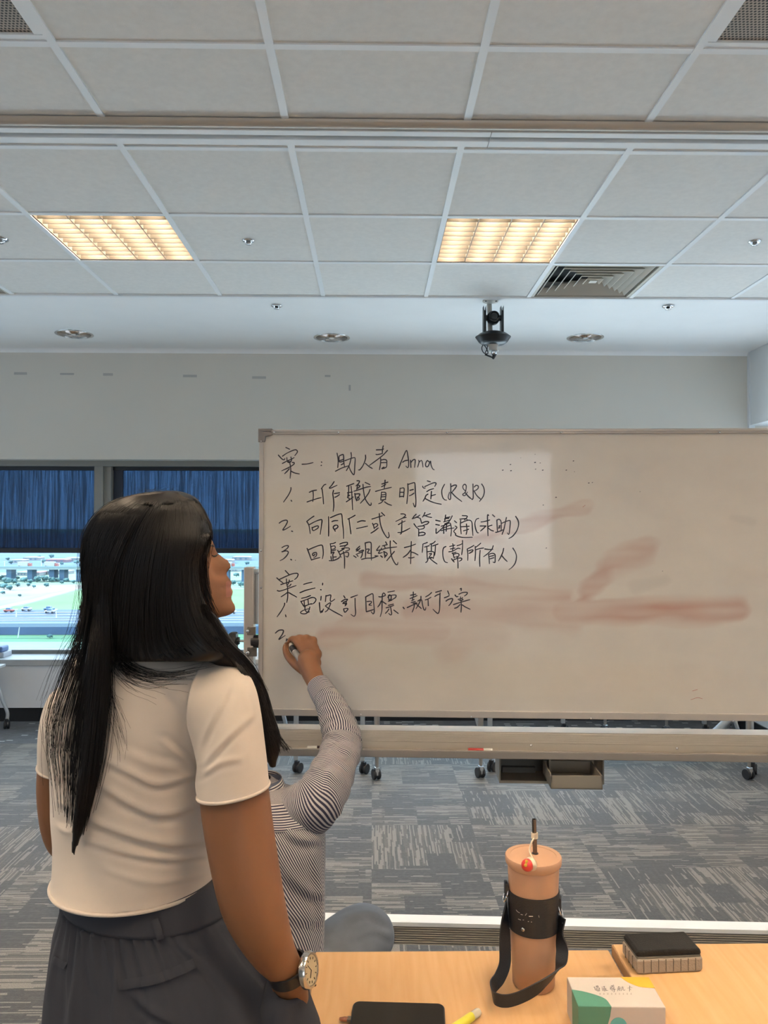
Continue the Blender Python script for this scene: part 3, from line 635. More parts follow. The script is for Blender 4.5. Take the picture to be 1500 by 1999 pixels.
# handwriting
STROKES = """
540 865
35,220 100,290 140,305 155,280
172,80 240,112
110,240 200,180 330,125 375,135 380,170 335,230
110,372 200,325 265,300 325,265
190,265 195,320 210,350 240,355 270,330 272,300
265,255 275,310 262,335 225,350
250,305 215,325 245,345
240,340 255,420 262,500 250,645
290,355 325,360 310,395 220,450 95,508
235,470 200,510 150,560
270,515 330,545 420,565
470,388 560,382 670,358
822,345 830,352
816,410 824,408
1110,185 1130,320 1122,450
1150,235 1215,208 1228,240 1232,340 1245,430
1135,330 1225,300
1145,245 1150,340 1220,335
1185,398 1225,375
1080,515 1200,455 1320,415
1365,175 1370,260 1330,410 1280,505
1255,322 1340,290 1410,268 1440,280 1435,400 1425,560 1400,570 1350,490 1325,410
700 865
130,220 130,290 90,400 30,485 0,492
128,370 190,425 255,465
455,50 442,110 438,195
330,125 435,120 462,105
322,205 345,210 440,192
532,135 440,230 310,330 200,410
408,280 405,380 385,488
410,312 470,300 515,315 520,370 510,440 440,468 425,462
420,360 520,355
440,455 470,440
738,458 780,350 830,230 882,135 905,230 920,340 918,420 900,450 870,420
810,350 850,325 915,312
955,315 962,445
958,360 1000,310 1040,310 1030,445
1105,315 1110,350 1085,440
1110,350 1150,318 1170,350 1182,440
1290,340 1260,322 1230,380 1240,430 1275,425 1300,370 1320,330 1330,400 1360,470 1390,490
540 930
265,205 262,250 220,340 130,470
268,438 280,455
603,290 660,265 735,250
668,265 675,360 665,460
560,468 640,440 740,408 820,388
905,145 870,160 820,228
835,230 850,350 862,505
1055,98 1010,165 968,210 1000,212 1110,162
1045,255 1032,320 1045,420 1050,540 1038,640
1060,315 1155,300
1070,382 1110,365 1155,330
1285,180 1415,132
1325,170 1320,290
1365,180 1380,330 1395,610
1300,300 1390,285
1300,300 1320,320 1305,345 1340,345
1340,345 1300,380 1330,400 1330,420
1280,465 1340,425 1405,375
670 930
255,80 300,85 285,130 235,175
285,130 265,170 250,240
290,165 310,180 262,225
200,272 300,240 420,200 505,185
365,145 375,260 400,390 440,470 490,528 515,515 515,485
495,240 465,310 400,400 318,492
405,110 490,150
215,310 230,390 250,450
215,325 300,320 300,350 245,430
260,380 295,395 290,425 250,440
770,70 765,130 755,220
712,140 820,105
705,190 780,150
595,275 700,245 885,200
705,285 700,350 690,430
705,290 775,295 785,340 775,425
705,340 770,330
700,375 770,370
695,435 780,420
735,440 700,480 650,502
760,465 820,505 890,530
1045,215 1040,290 1035,380
1050,220 1115,215 1115,300 1108,380
1045,290 1110,290
1040,370 1110,365
1185,135 1190,250 1180,380 1168,500
1185,150 1260,125 1305,115 1318,150 1325,300 1335,450 1325,550 1305,545 1285,490
1225,255 1285,240
1215,355 1260,335 1300,305
800 930
325,82 380,100
240,180 245,200 265,215 290,212
275,188 370,145 450,115 485,130 460,185
315,278 370,245 440,225
400,275 395,340 388,415
395,355 475,332
335,325 300,350 280,400 245,455
285,405 380,455 480,490 580,510
640,145 600,220 588,290 605,380 640,425 680,435
752,135 755,220 752,340 748,415 720,415 708,370 730,290
765,185 820,160 858,165 840,210 770,295
770,295 840,370 955,460
1030,270 985,230 975,180 1005,145 1035,170 1030,250 1010,300 975,325 985,350 1020,345 1060,285
1020,300 1070,360 1120,405
1160,140 1162,250 1165,380 1150,420 1130,410
1185,195 1215,165 1255,175 1255,215 1220,250 1185,265
1180,265 1230,350 1310,425
1320,140 1355,200 1368,280 1345,370 1280,458
530 990
145,292 200,255 270,238 295,265 260,340 210,415 250,408 350,350
370,438 390,445
780,165 720,205 645,265
650,262 690,340 712,485
700,318 800,265 880,235 925,235 920,320 895,498
745,370 755,420 780,430
755,375 830,345 860,350 850,385 780,430
1048,175 1050,350 1048,530
1080,195 1180,150 1260,125 1290,145 1305,300 1320,440 1322,575
1110,265 1150,250 1220,245
1170,330 1135,360 1145,400 1185,395 1220,360 1200,330 1160,335
1150,400 1170,440
670 990
220,150 150,190 85,220
110,222 125,340 145,490
265,275 340,250 410,255
248,392 350,370 450,348
530,218 620,190 720,158
665,118 670,210 690,330 730,440 790,540 825,560 845,530 832,460
705,100 760,155
540,295 560,340 572,395
550,330 600,300 635,320 620,350 575,380
512,475 570,440 645,380
1060,125 1110,125 1145,150 1090,200 965,262
1090,200 1155,188
1015,320 1080,280 1140,255
1080,245 1075,350 1070,470 1045,495
1005,465 1070,460 1150,425 1225,385
800 990
120,130 80,170 50,215
50,210 130,185 190,145
120,180 190,205 205,240 220,295
280,100 265,140 235,185
270,160 380,120
295,160 350,180 405,190
220,295 290,265 350,270 320,310 240,335
80,305 120,360 155,395
150,355 220,345 270,350 255,390 180,410
165,395 168,470 165,530
180,470 240,460 285,480 260,510 165,525
480,240 560,258
480,318 545,330
485,395 485,440 490,480 560,420 640,340
660,145 650,215 640,270
780,160 745,230 700,290
660,195 740,180
640,215 720,205
625,270 740,235
640,310 700,280
580,350 640,330 730,290 755,330 765,420 755,530
620,345 625,480
680,300 670,440
600,390 740,330
575,430 690,400 815,380
820,250 860,285
835,345 865,375 810,440 845,490 840,510 900,540 1000,555 1150,550
965,155 1055,165 1030,210 1000,235
920,220 1020,210 1055,225
935,240 930,330 945,490
940,290 1030,250 1100,240 1140,280 1150,400 1160,520
945,360 1090,350
985,435 1080,405
1040,310 1050,420 1035,500
1265,205 1220,225 1195,300 1210,400 1240,465 1265,470
900 990
510,152 490,150 492,350 498,525
370,272 440,262 530,235
580,140 620,175
355,345 460,345
460,345 420,385 360,438
570,330 520,345 490,375
505,385 550,420 600,438
660,235 665,340 672,450
660,240 700,222 735,260 740,350 738,440
700,345 720,340 690,385 720,375
640,462 690,450 770,415
835,190 815,280 790,400 755,498
750,295 820,265 880,245 905,260 900,360 880,495 850,470
1005,170 1050,250 1055,340 1020,440 950,530 880,575
530 1045
195,225 250,195 310,192 290,240 195,305
195,300 270,285 310,305 290,360 230,425 160,465
355,440 370,450
655,240 690,330 735,455
680,265 780,220 880,185 930,185 945,240 950,340 935,430
800,345 770,375 755,350 770,325 820,315 830,345 815,385 775,408
735,450 800,430 890,408
1175,130 1130,150 1075,155
1080,160 1095,260 1095,335
1095,205 1160,195 1165,240 1105,260
1110,320 1150,310 1120,355
1115,285 1180,265
1125,350 1130,440
1090,390 1100,450
1125,400 1190,395
1060,465 1140,460 1230,420 1250,390
1255,160 1320,135 1390,130 1385,165 1340,210
1260,200 1340,190 1400,165
1290,245 1350,230 1420,235 1425,265 1360,290
1215,275 1250,340 1275,405
1240,300 1330,250
1265,350 1330,320 1400,310 1415,350 1395,395 1360,380
1320,300 1340,420 1340,605
670 1045
305,200 240,265 300,255
310,235 270,280 240,290
290,300 370,270 355,300 235,350
355,300 350,360 325,415
195,375 240,405
255,360 275,385
405,140 415,260 410,410
405,140 480,125 515,150 515,290 520,455
430,255 480,255 450,320 500,330
340,440 430,420 540,415 640,380
670,195 615,275 680,265
710,235 670,290 650,330 720,315
585,375 640,380
690,375 720,400
780,120 800,155
720,195 810,170
755,195 770,225
705,265 800,235 985,212
865,105 865,230 880,350 910,440 960,525 995,535 1005,495
920,100 980,155
745,295 760,350 765,410
755,300 805,330 800,360 765,405
760,360 790,370
940,295 890,355 800,465
1250,115 1245,260 1238,520
1125,225 1240,195 1330,160
1240,265 1180,345 1100,405
1250,305 1310,325 1375,360
1200,410 1250,415 1305,400
770 1045
605,130 570,145 525,160
525,160 520,230 512,315
750,110 710,145 650,165
555,215 640,190
595,205 600,310 605,440
680,160 680,300
705,195 800,160
755,195 750,280 740,365
610,300 680,295 730,320 715,430
640,340 685,335 640,400 690,400
620,420 710,410
620,440 600,480 575,500
655,425 720,480 785,525
945,205 905,230 888,300 895,400 925,480 975,502
1070,155 1080,200 1065,290
1015,205 1110,180
1030,250 1110,235
1000,302 1070,290 1160,240 1210,245
1150,190 1200,175 1250,150
1250,95 1250,230 1235,355
1060,330 1130,310
1065,320 1080,350 1100,420
1080,350 1150,330 1185,350 1170,390 1110,400
1050,430 1075,465 1100,490
1080,455 1160,420 1230,420 1230,450 1190,475
1150,385 1165,480 1168,600
870 1045
520,185 470,215 400,250
400,250 410,350 408,460
425,285 490,265 500,285 430,330
440,330 495,300
645,145 600,185 545,225
545,205 550,320 540,465
555,265 620,245 700,232
635,275 625,420 630,570
720,250 800,260 870,255
875,190 850,255 780,330 700,390
790,350 800,430 805,520
800,345 860,330 905,350 910,420 905,495 870,490
815,385 885,370
820,430 885,410
1065,240 1050,310 1010,400 970,470
1030,370 1080,430 1130,478
1235,235 1280,310 1300,390 1280,500 1225,580 1160,630
530 1110
255,35 325,110
100,170 150,215 215,262
145,200 250,150 370,100 460,85 490,105 470,160 425,200
175,292 260,265 395,222
275,190 280,260 290,320
330,210 315,270 285,300
360,285 330,320 285,320
110,402 150,412 230,390 340,350 455,310
295,320 300,430 298,530 282,620
300,430 250,470 180,515
320,440 390,480 465,522
592,288 670,265 745,248
525,440 640,395 800,355
940,268 938,298
902,385 912,388
530 1145
245,305 235,350 180,450 105,555
260,520 268,552
555,215 640,195 718,165
540,270 575,330 600,370
545,275 650,235 750,200 810,220 810,265 770,310 720,325
600,260 605,350
670,230 680,330
600,365 670,335 735,310
620,350 615,410 640,460 670,470 700,462
705,375 690,430 650,485 600,500 545,490 540,465 600,430 700,400
912,180 905,250
880,295 885,370 892,460
892,460 940,440 955,410
900,480 940,460
1000,165 990,275
1000,175 1070,155 1090,165 1080,230 1085,270 1120,262 1160,230
990,355 1050,310 1085,300 1070,350 1030,430 985,465
990,355 1040,395 1150,460 1300,540
1325,170 1350,210
1285,275 1340,240 1395,235 1360,280
1320,290 1375,270 1350,330
1310,310 1380,310 1350,355
1325,410 1330,440 1350,470 1400,420 1390,400 1330,405
670 1145
145,200 200,180 268,155
220,215 222,350 230,480 215,535 190,540 145,510
415,190 420,320 425,460
415,190 480,155 545,135 555,240 570,400 570,470 550,500 515,460
440,275 510,270 520,295 475,335 525,345
430,460 500,440 560,420
655,185 690,190 770,165 765,135 740,120 720,160 715,300 710,440 682,550
700,265 670,330 635,375
715,270 790,320
820,102 880,92 945,80
830,160 845,265
820,200 850,150 880,180 870,240 830,230
840,170 920,155 970,160 960,200 900,240
885,160 880,250
830,270 890,250
830,345 920,322
790,390 860,370 930,345
870,370 880,430 890,500 870,520 835,490
840,410 815,450 775,492
930,430 1010,492
1100,380 1120,405
780 1145
255,100 255,200
205,160 300,140
195,220 260,195 325,165
240,200 245,250
270,235 225,260
215,295 290,275
250,310 310,300
145,385 230,345 330,305
280,310 265,390 235,468
395,180 390,240 350,330 305,405
340,265 385,240 410,255 425,340 450,420 475,425 485,385
320,330 400,400
590,110 540,155 480,190
475,245 530,225 580,195
525,240 530,350
665,105 770,75
650,180 700,150 745,140
745,115 740,250 735,420 710,490 670,470 615,415
885,80 910,145
825,205 880,185 915,165
855,265 900,235 960,220 975,240 940,310 905,350
1112,45 1135,35 1130,80
1020,155 1045,185 1075,180
1090,140 1160,110 1240,108 1235,140 1190,175
1075,235 1150,215
1120,190 1120,260
1155,200 1140,260 1090,250
1120,260 1170,240
990,330 1100,295 1200,265 1290,240
1130,270 1135,370 1128,470
1110,330 1060,380 1010,398
1150,335 1210,375 1295,415
530 1215
75,195 130,150 190,138 222,155 200,220 135,312 190,280 255,238
"""
INK, t, b = nt('marker_ink'); g = G(t); b.inputs['Roughness'].default_value = .5
g.l(g.mix(g.noise(g.obj(), 60, 2), (.012, .010, .016), (.035, .028, .04)), b.inputs['Base Color'])
def ribbon(mb, pts, w, M, off):
    """flat pen stroke with round ends on the plane y=off of frame M"""
    pts = [V((p[0], p[1])) for p in pts]
    if len(pts) > 2:
        q = spline([V((p.x, p.y, 0)) for p in pts], 5); pts = [V((p.x, p.y)) for p in q]
    n = len(pts); ws = [w*(.88+.24*mnoise.noise(V((pts[i].x*40, pts[i].y*40, 1)))) * (1 if i < n*.75 else 1-.35*(i/n-.75)/.25) for i in range(n)]
    L = []; R = []
    for i, p in enumerate(pts):
        tt = (pts[min(i+1, n-1)]-pts[max(i-1, 0)]); tt = tt.normalized() if tt.length > 1e-9 else V((1, 0)); nn = V((-tt.y, tt.x))
        L.append(p+nn*ws[i]/2); R.append(p-nn*ws[i]/2)
    a = [M @ V((p.x, off, p.y)) for p in L]; c = [M @ V((p.x, off, p.y)) for p in R]
    o = mb.add(a+c, [(i, i+1, n+i+1, n+i) for i in range(n-1)])
    for i in (0, n-1):
        k = 8; mb.add([M @ V((pts[i].x+ws[i]/2*math.cos(6.2832*q/k), off, pts[i].y+ws[i]/2*math.sin(6.2832*q/k))) for q in range(k)], [tuple(range(k))])
line = {}; cur = None
for ln in STROKES.strip().splitlines():
    if ',' not in ln: ox, oy = map(float, ln.split()); continue
    pts = [tuple(map(float, q.split(','))) for q in ln.split()]
    pp = [(ox+x/9.375, oy+y/9.375) for x, y in pts]
    cy = sum(p[1] for p in pp)/len(pp)
    key = int(oy)
    line.setdefault(key, []).append(pp)
kk = 0
for key, ss in sorted(line.items()):
    ss = sorted(ss, key=lambda q: min(p[0] for p in q)); chars = []
    for q in ss:
        a_, b_ = min(p[0] for p in q), max(p[0] for p in q); ya, yb2 = min(p[1] for p in q), max(p[1] for p in q)
        for c_ in chars:
            if a_ < c_[1]+1.5 and b_ > c_[0]-1.5 and ya < c_[3]+14 and yb2 > c_[2]-14:
                c_[0] = min(c_[0], a_); c_[1] = max(c_[1], b_); c_[2] = min(c_[2], ya); c_[3] = max(c_[3], yb2); c_[4].append(q); break
        else: chars.append([a_, b_, ya, yb2, [q]])
    for c_ in chars:
        mb = MB()
        for s_ in c_[4]:
            q = [bl_(x, y) for x, y in s_]; kk += 1
            ribbon(mb, [(p.x, p.z) for p in q], .0040, MW, -.0004-.00001*(kk % 7))
        mb.build('written_character', INK, wb)
mb = MB()
for x, y, r_ in ((982, 918, 1.5), (997, 907, 1.6), (998, 919, 1.6), (1045, 903, 1.8), (1055, 904, 1.2), (1046, 916, 1.4), (1060, 918, 1.6), (1106, 918, 1.6), (1120, 900, 1.5), (1086, 971, 1.7), (1061, 986, 1.3), (1150, 943, 1.5), (1157, 942, 1.2), (1067, 1070, 1.3), (1045, 887, .9), (1017, 894, .8), (1122, 921, .8), (1294, 1115, 1), (577, 1094, 1), (1250, 960, .8), (675, 1380, .9)):
    ribbon(mb, [(bl_(x-r_*.5, y).x, bl_(x, y).z), (bl_(x+r_*.5, y).x, bl_(x, y-.3).z)], r_*px2m*1.2, MW, -.0004)
mb.build('ink_specks', INK, wb)
mb = MB()
for pts in ([(1352, 1349), (1362, 1346)], [(1349, 1366), (1362, 1362), (1372, 1364)], [(1138, 990), (1143, 986)]):
    ribbon(mb, [(bl_(x, y).x, bl_(x, y).z) for x, y in pts], .0012, MW, -.0004)
mb.build('red_ticks', pr('red_ink', (.45, .08, .06), .5), wb)
# stand: tray beam, tray, posts, crossbar, feet
def zb_(py, off=0.0, px=760): return bl_(px, py, off).z
M_ALU2 = pr('ribbed_aluminium', (.50, .455, .39), .5, .2, vary=.02, vscale=3)
zt0 = zb_(1426, -.035); zt1 = zb_(1462, -.035)
X0, X1 = -.045, BW+.045
mb = MB(); yy = -.035
prof = [(.03, zt0), (yy, zt0)]
nr = 9
for k in range(nr):
    za = zt0-.004-(zt0-zt1)*.52*k/nr; prof += [(yy-.0, za), (yy-.0008, za-.0010), (yy-.0008, za-.0030), (yy, za-.004)]
prof += [(yy, zt1), (.03, zt1)]
poly = prof
vs = [MW @ V((X0, y, z)) for y, z in poly] + [MW @ V((X1, y, z)) for y, z in poly]; n = len(poly)
mb.add(vs, [tuple(range(n)), tuple(range(2*n-1, n-1, -1))]+[(i, i+n, (i+1) % n+n, (i+1) % n) for i in range(n)])
mb.build('tray_beam', M_ALU2, wb)
zl = zb_(1465, -.10); zl2 = zb_(1478, -.10)
wbb('tray', (X0, -.10, zt1-.004), (X1, .03, zt1), M_ALU); wbb('tray_lip', (X0, -.104, zl2), (X1, -.094, zl+.002), pr('tray_lip_grey', (.30, .27, .245), .5, .2, vary=.04), .0015)
for px, py in ((651, 1449), (1037, 1455), (1322, 1461)):
    p = bl_(px, py, -.036); MB().lathe([(.004, 0), (.004, .002), (.0001, .0035)], MW @ V((p.x, -.036, p.z)), 10, -EN).build('screw', M_CHROME, wb, smooth=True)
# two small drawers below the tray
M_DRW = pr('drawer_taupe', (.30, .265, .215), .5, .1, vary=.04); M_DRWD = pr('drawer_dark', (.16, .14, .115), .6)
a = bl_(975, 1487, -.06); b_ = bl_(1074, 1530, -.06); c_ = bl_(1180, 1487, -.06)
zd0 = zl2+.004; zd1 = b_.z
hs = MB(); hs.box((a.x, -.06, zd1), (a.x+.004, .06, zd0), MW).box((b_.x-.002, -.06, zd1), (b_.x+.003, .06, zd0), MW).box((c_.x-.004, -.06, zd1), (c_.x, .06, zd0), MW).box((a.x, .055, zd1), (c_.x, .06, zd0), MW).box((a.x, -.06, zd1), (b_.x, .06, zd1+.004), MW).box((a.x, -.06, zd0-.004), (c_.x, .06, zd0), MW)
hs.box((a.x, -.061, zd1), (b_.x, -.057, zd1+.008), MW); hs.build('drawer_housing', M_DRW, wb)
MB().box((a.x+.004, .05, zd1+.004), (b_.x-.002, .054, zd0-.004), MW).box((a.x+.02, .03, zd1+.004), (b_.x-.03, .05, zd1+.02), MW).build('drawer_back', M_DRWD, wb)
d0 = bl_(1076, 1540, -.165); d1 = bl_(1177, 1540, -.165); dt = bl_(1100, 1514, -.165).z
dz0 = d0.z; dw = MB(); th = .004
dw.box((d0.x, -.165, dz0), (d1.x, -.165+th, dt), MW).box((d0.x, -.165, dz0), (d0.x+th, -.02, dt), MW).box((d1.x-th, -.165, dz0), (d1.x, -.02, dt), MW).box((d0.x, -.024, dz0), (d1.x, -.02, dt), MW).box((d0.x, -.165, dz0), (d1.x, -.02, dz0+th), MW)
dw.build('drawer', M_DRW, wb)
# left post with clamp and knob
pz0 = bl_(487, 1107, .01).z; pxl = bl_(477, 1200, .005).x; pxr = bl_(496, 1200, .005).x
FL = -BO.z
def post(x0, x1, name='post'): wbb(name, (x0, -.005, FL+.10), (x1, .035, pz0), M_ALU, .003)
post(pxl, pxr); post(BW-pxl-(pxr-pxl)+.0, BW-pxl)
sx0, sx1 = bl_(490, 1200, .03).x, bl_(496.5, 1200, .03).x
wbb('spacer_bar', (pxr+.001, .02, bl_(490, 1220).z), (pxr+.010, .034, bl_(490, 1112).z), M_GRID, .001)
wbb('top_pin', (pxr-.004, .008, bl_(490, 1121).z), (.004, .014, bl_(490, 1117).z), M_CHROME, .001)
k0 = bl_(480, 1224, -.012); k1 = bl_(499, 1240, -.012); k2 = bl_(480, 1264, -.012); k3 = bl_(501, 1282, -.012)
M_ZINC = pr('zinc_plate', (.30, .27, .23), .25, .9, vary=.3, vscale=30)
wbb('clamp_plate', (k0.x+.004, -.010, k1.z), (k1.x, -.004, k0.z), M_ZINC, .001); wbb('clamp_plate', (k2.x+.004, -.010, k3.z), (k3.x, -.004, k2.z), M_ZINC, .001)
for q in ((484.5, 1232), (484.5, 1274)):
    p = bl_(q[0], q[1], -.011); MB().lathe([(.006, 0), (.006, .003), (.003, .006), (.0001, .0062)], MW @ V((p.x, -.011, p.z)), 14, -EN).build('bolt', M_CHROME, wb, smooth=True)
bk = bl_(490, 1240, 0), bl_(504, 1266, 0)
MB().cyl(MW @ V((bk[0].x, .012, (bk[0].z+bk[1].z)/2)), MW @ V((.002, .012, (bk[0].z+bk[1].z)/2)), abs(bk[0].z-bk[1].z)/2, 20).build('pivot', M_BLACK, wb, bevel=.002)
kc = bl_(458, 1251, .012); kp = MW @ V((kc.x, .012, kc.z))
mb = MB(); ring = []
for i in range(48):
    a_ = 2*math.pi*i/48; rr = .027*(1+.13*math.cos(6*a_)); ring.append((a_, rr))
mb.loft([[kp+EX*h+(EN*math.cos(a_)+EZ*math.sin(a_))*rr*s for a_, rr in ring] for s, h in ((.5, -.016), (.95, -.014), (1, -.008), (1, .004), (.9, .008), (.45, .009), (.4, .016))])
mb.build('knob', M_BLACK, wb, smooth='auto')
MB().cyl(kp+EX*.012, MW @ V((pxl+.002, .012, kc.z)), .004, 12).build('knob_stud', M_CHROME, wb)
# crossbar and feet
cb0 = bl_(760, 1800, -.02).z; cb1 = bl_(760, 1843, -.02).z
mb = MB(); nr = 8; poly = [(.03, cb0), (-.02, cb0), (-.02, cb0-.010)]
for k in range(nr):
    za = cb0-.012-(cb0-cb1-.012)*k/nr; h = (cb0-cb1-.012)/nr; poly += [(-.02, za), (-.0175, za-h*.3), (-.0175, za-h*.7)]
poly += [(-.02, cb1), (.03, cb1)]
vs = [MW @ V((pxr-.005, y, z)) for y, z in poly]+[MW @ V((BW-pxr+.005, y, z)) for y, z in poly]; n = len(poly)
mb.add(vs, [tuple(range(n)), tuple(range(2*n-1, n-1, -1))]+[(i, i+n, (i+1) % n+n, (i+1) % n) for i in range(n)])
mb.build('crossbar', [pr('crossbar_grey', (.22, .205, .18), .5, .4, vary=.03), M_GRID], wb)
ob = [o for o in bpy.data.objects if o.name.startswith('crossbar')][0]
for p in ob.data.polygons:
    if p.center.z > BO.z+cb0-.011: p.material_index = 1  # top and upper front edge painted white for the light falling there
M_RUB = pr('caster_rubber', (.02, .02, .022), .5)
def caster(p, r, par, yaw=0, mat_f=None, twin=.011):
    p = V(p); q = Matrix.Rotation(yaw, 3, 'Z')
    for s in (-1, 1):
        c = p+q @ V((s*twin, .012, r)); ax = q @ V((1, 0, 0))
        MB().lathe([(r*.55, -.0075), (r*.95, -.0075), (r, -.005), (r, .005), (r*.95, .0075), (r*.55, .0075)], c, 24, ax).build('wheel', M_RUB, par, smooth='auto')
    MB().cyl(p+q @ V((-.02, .012, r)), p+q @ V((.02, .012, r)), r*.5, 18).build('hub', mat_f or M_BLACK, par)
    MB().box((-.012, -.012, r*.8), (.012, .016, 2*r+.012), Matrix.Translation(p) @ q.to_4x4()).build('caster_fork', mat_f or M_BLACK, par, bevel=.003)
for x in ((pxl+pxr)/2, BW-(pxl+pxr)/2):
    wbb('foot', (x-.02, -.28, FL+.075), (x+.02, .30, FL+.11), M_ALU, .006)
    for y in (-.25, .27):
        p = MW @ V((x, y, FL)); caster(p, .032, wb)
# ------------------------------------------------------------------ pens on the tray
def trayz(): return BO.z+zt1
def pen(lab, px, L, mats, tilt=0.0, y=-.07, r_=.008):
    p = bl_(px, 1460, y); z = zt1+r_
    a_ = MW @ V((p.x, y, z)); d = (EX*math.cos(tilt)+EN*math.sin(tilt))
    t_ = thing('marker_pen', lab, 'pen', a_-V((0, 0, r_)), 'marker pens on the whiteboard tray')
    MB().lathe([(.0001, 0), (r_*.9, .0005), (r_, .003), (r_, L*.62)], a_, 14, d).build('barrel', mats[0], t_, smooth='auto')
    MB().lathe([(r_*1.03, L*.62), (r_*1.03, L*.97), (r_*.7, L)], a_, 14, d).build('cap', mats[1], t_, smooth='auto')
    MB().lathe([(r_*1.01, L*.30), (r_*1.01, L*.5)], a_, 14, d).build('label_band', mats[2], t_, smooth='auto')
pen('red marker pen lying on the whiteboard tray left of the drawers', 914, .075, (pr('pen_red', (.55, .06, .05), .4), pr('pen_white', (.75, .72, .66), .4), pr('pen_red', (0, 0, 0), .4)))
pen('dark marker pen lying on the whiteboard tray beside the striped sleeve', 600, .10, (pr('pen_white', (0, 0, 0)), pr('pen_dark', (.05, .02, .02), .4), pr('pen_dark', (0, 0, 0))), .08)
# ------------------------------------------------------------------ mirror window behind the camera
def mirror(px, py):
    d = ray(px, py); k = (BO-CAM).dot(EN)/d.dot(EN); h = CAM+d*k; r_ = d-EN*(2*d.dot(EN)); return h+r_*((YB-h.y)/r_.y)
wa, wb_ = mirror(812, 1108), mirror(1075, 883)
wallwin('window_4', (min(wa.x, wb_.x), YB, min(wa.z, wb_.z)), (max(wa.x, wb_.x), YB+.02, max(wa.z, wb_.z)), M_DAY, 4)
wallwin('window_5', (XL, -2.2, .9), (XL+.02, 5.2, 2.3), M_DAY2, 5)  # unseen left window, added as a glowing pane for cool fill light
wallwin('window_6', (3.43, 2.0, .95), (3.45, 5.4, 2.2), M_DAY2, 6)

# ------------------------------------------------------------------ tables
def wood():
    m, t, b = nt('maple_laminate'); g = G(t); v = g.obj()
    w = g.noise(g.scale(v, (9, 1.1, 1)), 1.6, 2); f = g.m('FRACT', g.m('MULTIPLY', w, 9)); f = g.m('ABSOLUTE', g.m('SUBTRACT', f, .5))
    fine = g.noise(g.scale(v, (160, 6, 60)), 1, 3)
    c = g.mix(g.m('MULTIPLY', f, 1.1), (.60, .36, .165), (.66, .42, .215))
    c = g.mix(g.m('MULTIPLY', g.ramp(fine, .4, .75), .35), c, (.56, .31, .12))
    g.l(c, b.inputs['Base Color']); b.inputs['Roughness'].default_value = .42; b.inputs['Specular IOR Level'].default_value = .35; return m
M_WOOD = wood(); M_EDGE = pr('table_edge', (.34, .20, .09), .5, vary=.08)
M_LEG = pr('table_leg_grey', (.42, .43, .44), .4, .5)
def table(lab, x0, x1, y0, y1, zt, legs):
    r = thing('table', lab, 'table', ((x0+x1)/2, (y0+y1)/2, 0), 'maple tables in the foreground')
    MB().box((x0, y0, zt-.022), (x1, y1, zt)).build('tabletop', M_WOOD, r, bevel=.0015)
    e = MB(); t = .0012
    e.box((x0-t, y0-t, zt-.020), (x0, y1+t, zt-.002)).box((x1, y0-t, zt-.020), (x1+t, y1+t, zt-.002)).box((x0, y1, zt-.020), (x1, y1+t, zt-.002)).box((x0, y0-t, zt-.020), (x1, y0, zt-.002))
    e.build('edge_band', M_EDGE, r)
    for x in legs:
        for y in (y0+.10, y1-.10):
            MB().box((x-.02, y-.015, 0), (x+.02, y+.015, zt-.022)).build('leg', M_LEG, r, bevel=.003)
    MB().box((min(legs), (y0+y1)/2-.015, zt-.07), (max(legs), (y0+y1)/2+.015, zt-.035)).build('frame_rail', M_LEG, r, bevel=.003)
    return r
ZT = .74; yt = onz(900, 1856, ZT).y; ZT2 = .757; yt2 = onz(1350, 1842, ZT2).y
xs_ = onz(1213, 1872, ZT2).x
table('maple table in the foreground with the tumbler, box and phone on it', -.099, xs_-.004, yt-.90, yt, ZT, (-.02, xs_-.08))
table('slightly higher maple table at the right edge carrying the board eraser', xs_, xs_+1.2, yt2-.90, yt2, ZT2, (xs_+.08, xs_+1.1))
# ------------------------------------------------------------------ tumbler with strap
bc = onz(1042, 1921, ZT); TB = 'tumbler'
M_TUM = pr('tumbler_peach', (.47, .265, .16), .42, vary=.02, coat=.1, coatr=.3); M_LEA = pr('black_leather', (.013, .015, .019), .5, vary=.15, bump=.25, bscale=500)
tb = thing('tumbler', 'tall peach tumbler with a lid, metal straw and black leather sleeve on the table', 'tumbler', bc)
def at(dx, dy, h): return V((bc.x+dx, bc.y+dy, ZT+h))
HB = .2005
def tr_(h): return .0345+(.0425-.0345)*h/HB
MB().lathe([(.0001, 0), (.031, 0), (.0345, .004)] + [(tr_(h), h) for h in (.05, .1, .15, HB-.004)] + [(.041, HB), (.0001, HB)], bc, 48).build('body', M_TUM, tb, smooth='auto')
HL = .2125
MB().lathe([(.0001, HB-.004), (.0425, HB-.004), (.0460, HB+.0008), (.0466, HL-.002), (.0455, HL), (.038, HL), (.0375, HL-.0008), (.02, HL-.001), (.0001, HL-.001)], bc, 56).build('lid', pr('lid_peach', (.51, .30, .185), .5, vary=.02), tb, smooth='auto')
def htop(py, dy=-.042): return P(1042, py, bc.y+dy).z-ZT
hs1, hs0 = htop(1758), htop(1832, -.038)
MB().lathe([(tr_(hs0)-.001, hs0), (tr_(hs0)+.0022, hs0), (tr_(hs1)+.0022, hs1), (tr_(hs1)-.001, hs1)], bc, 56).build('sleeve', M_LEA, tb, smooth='auto')
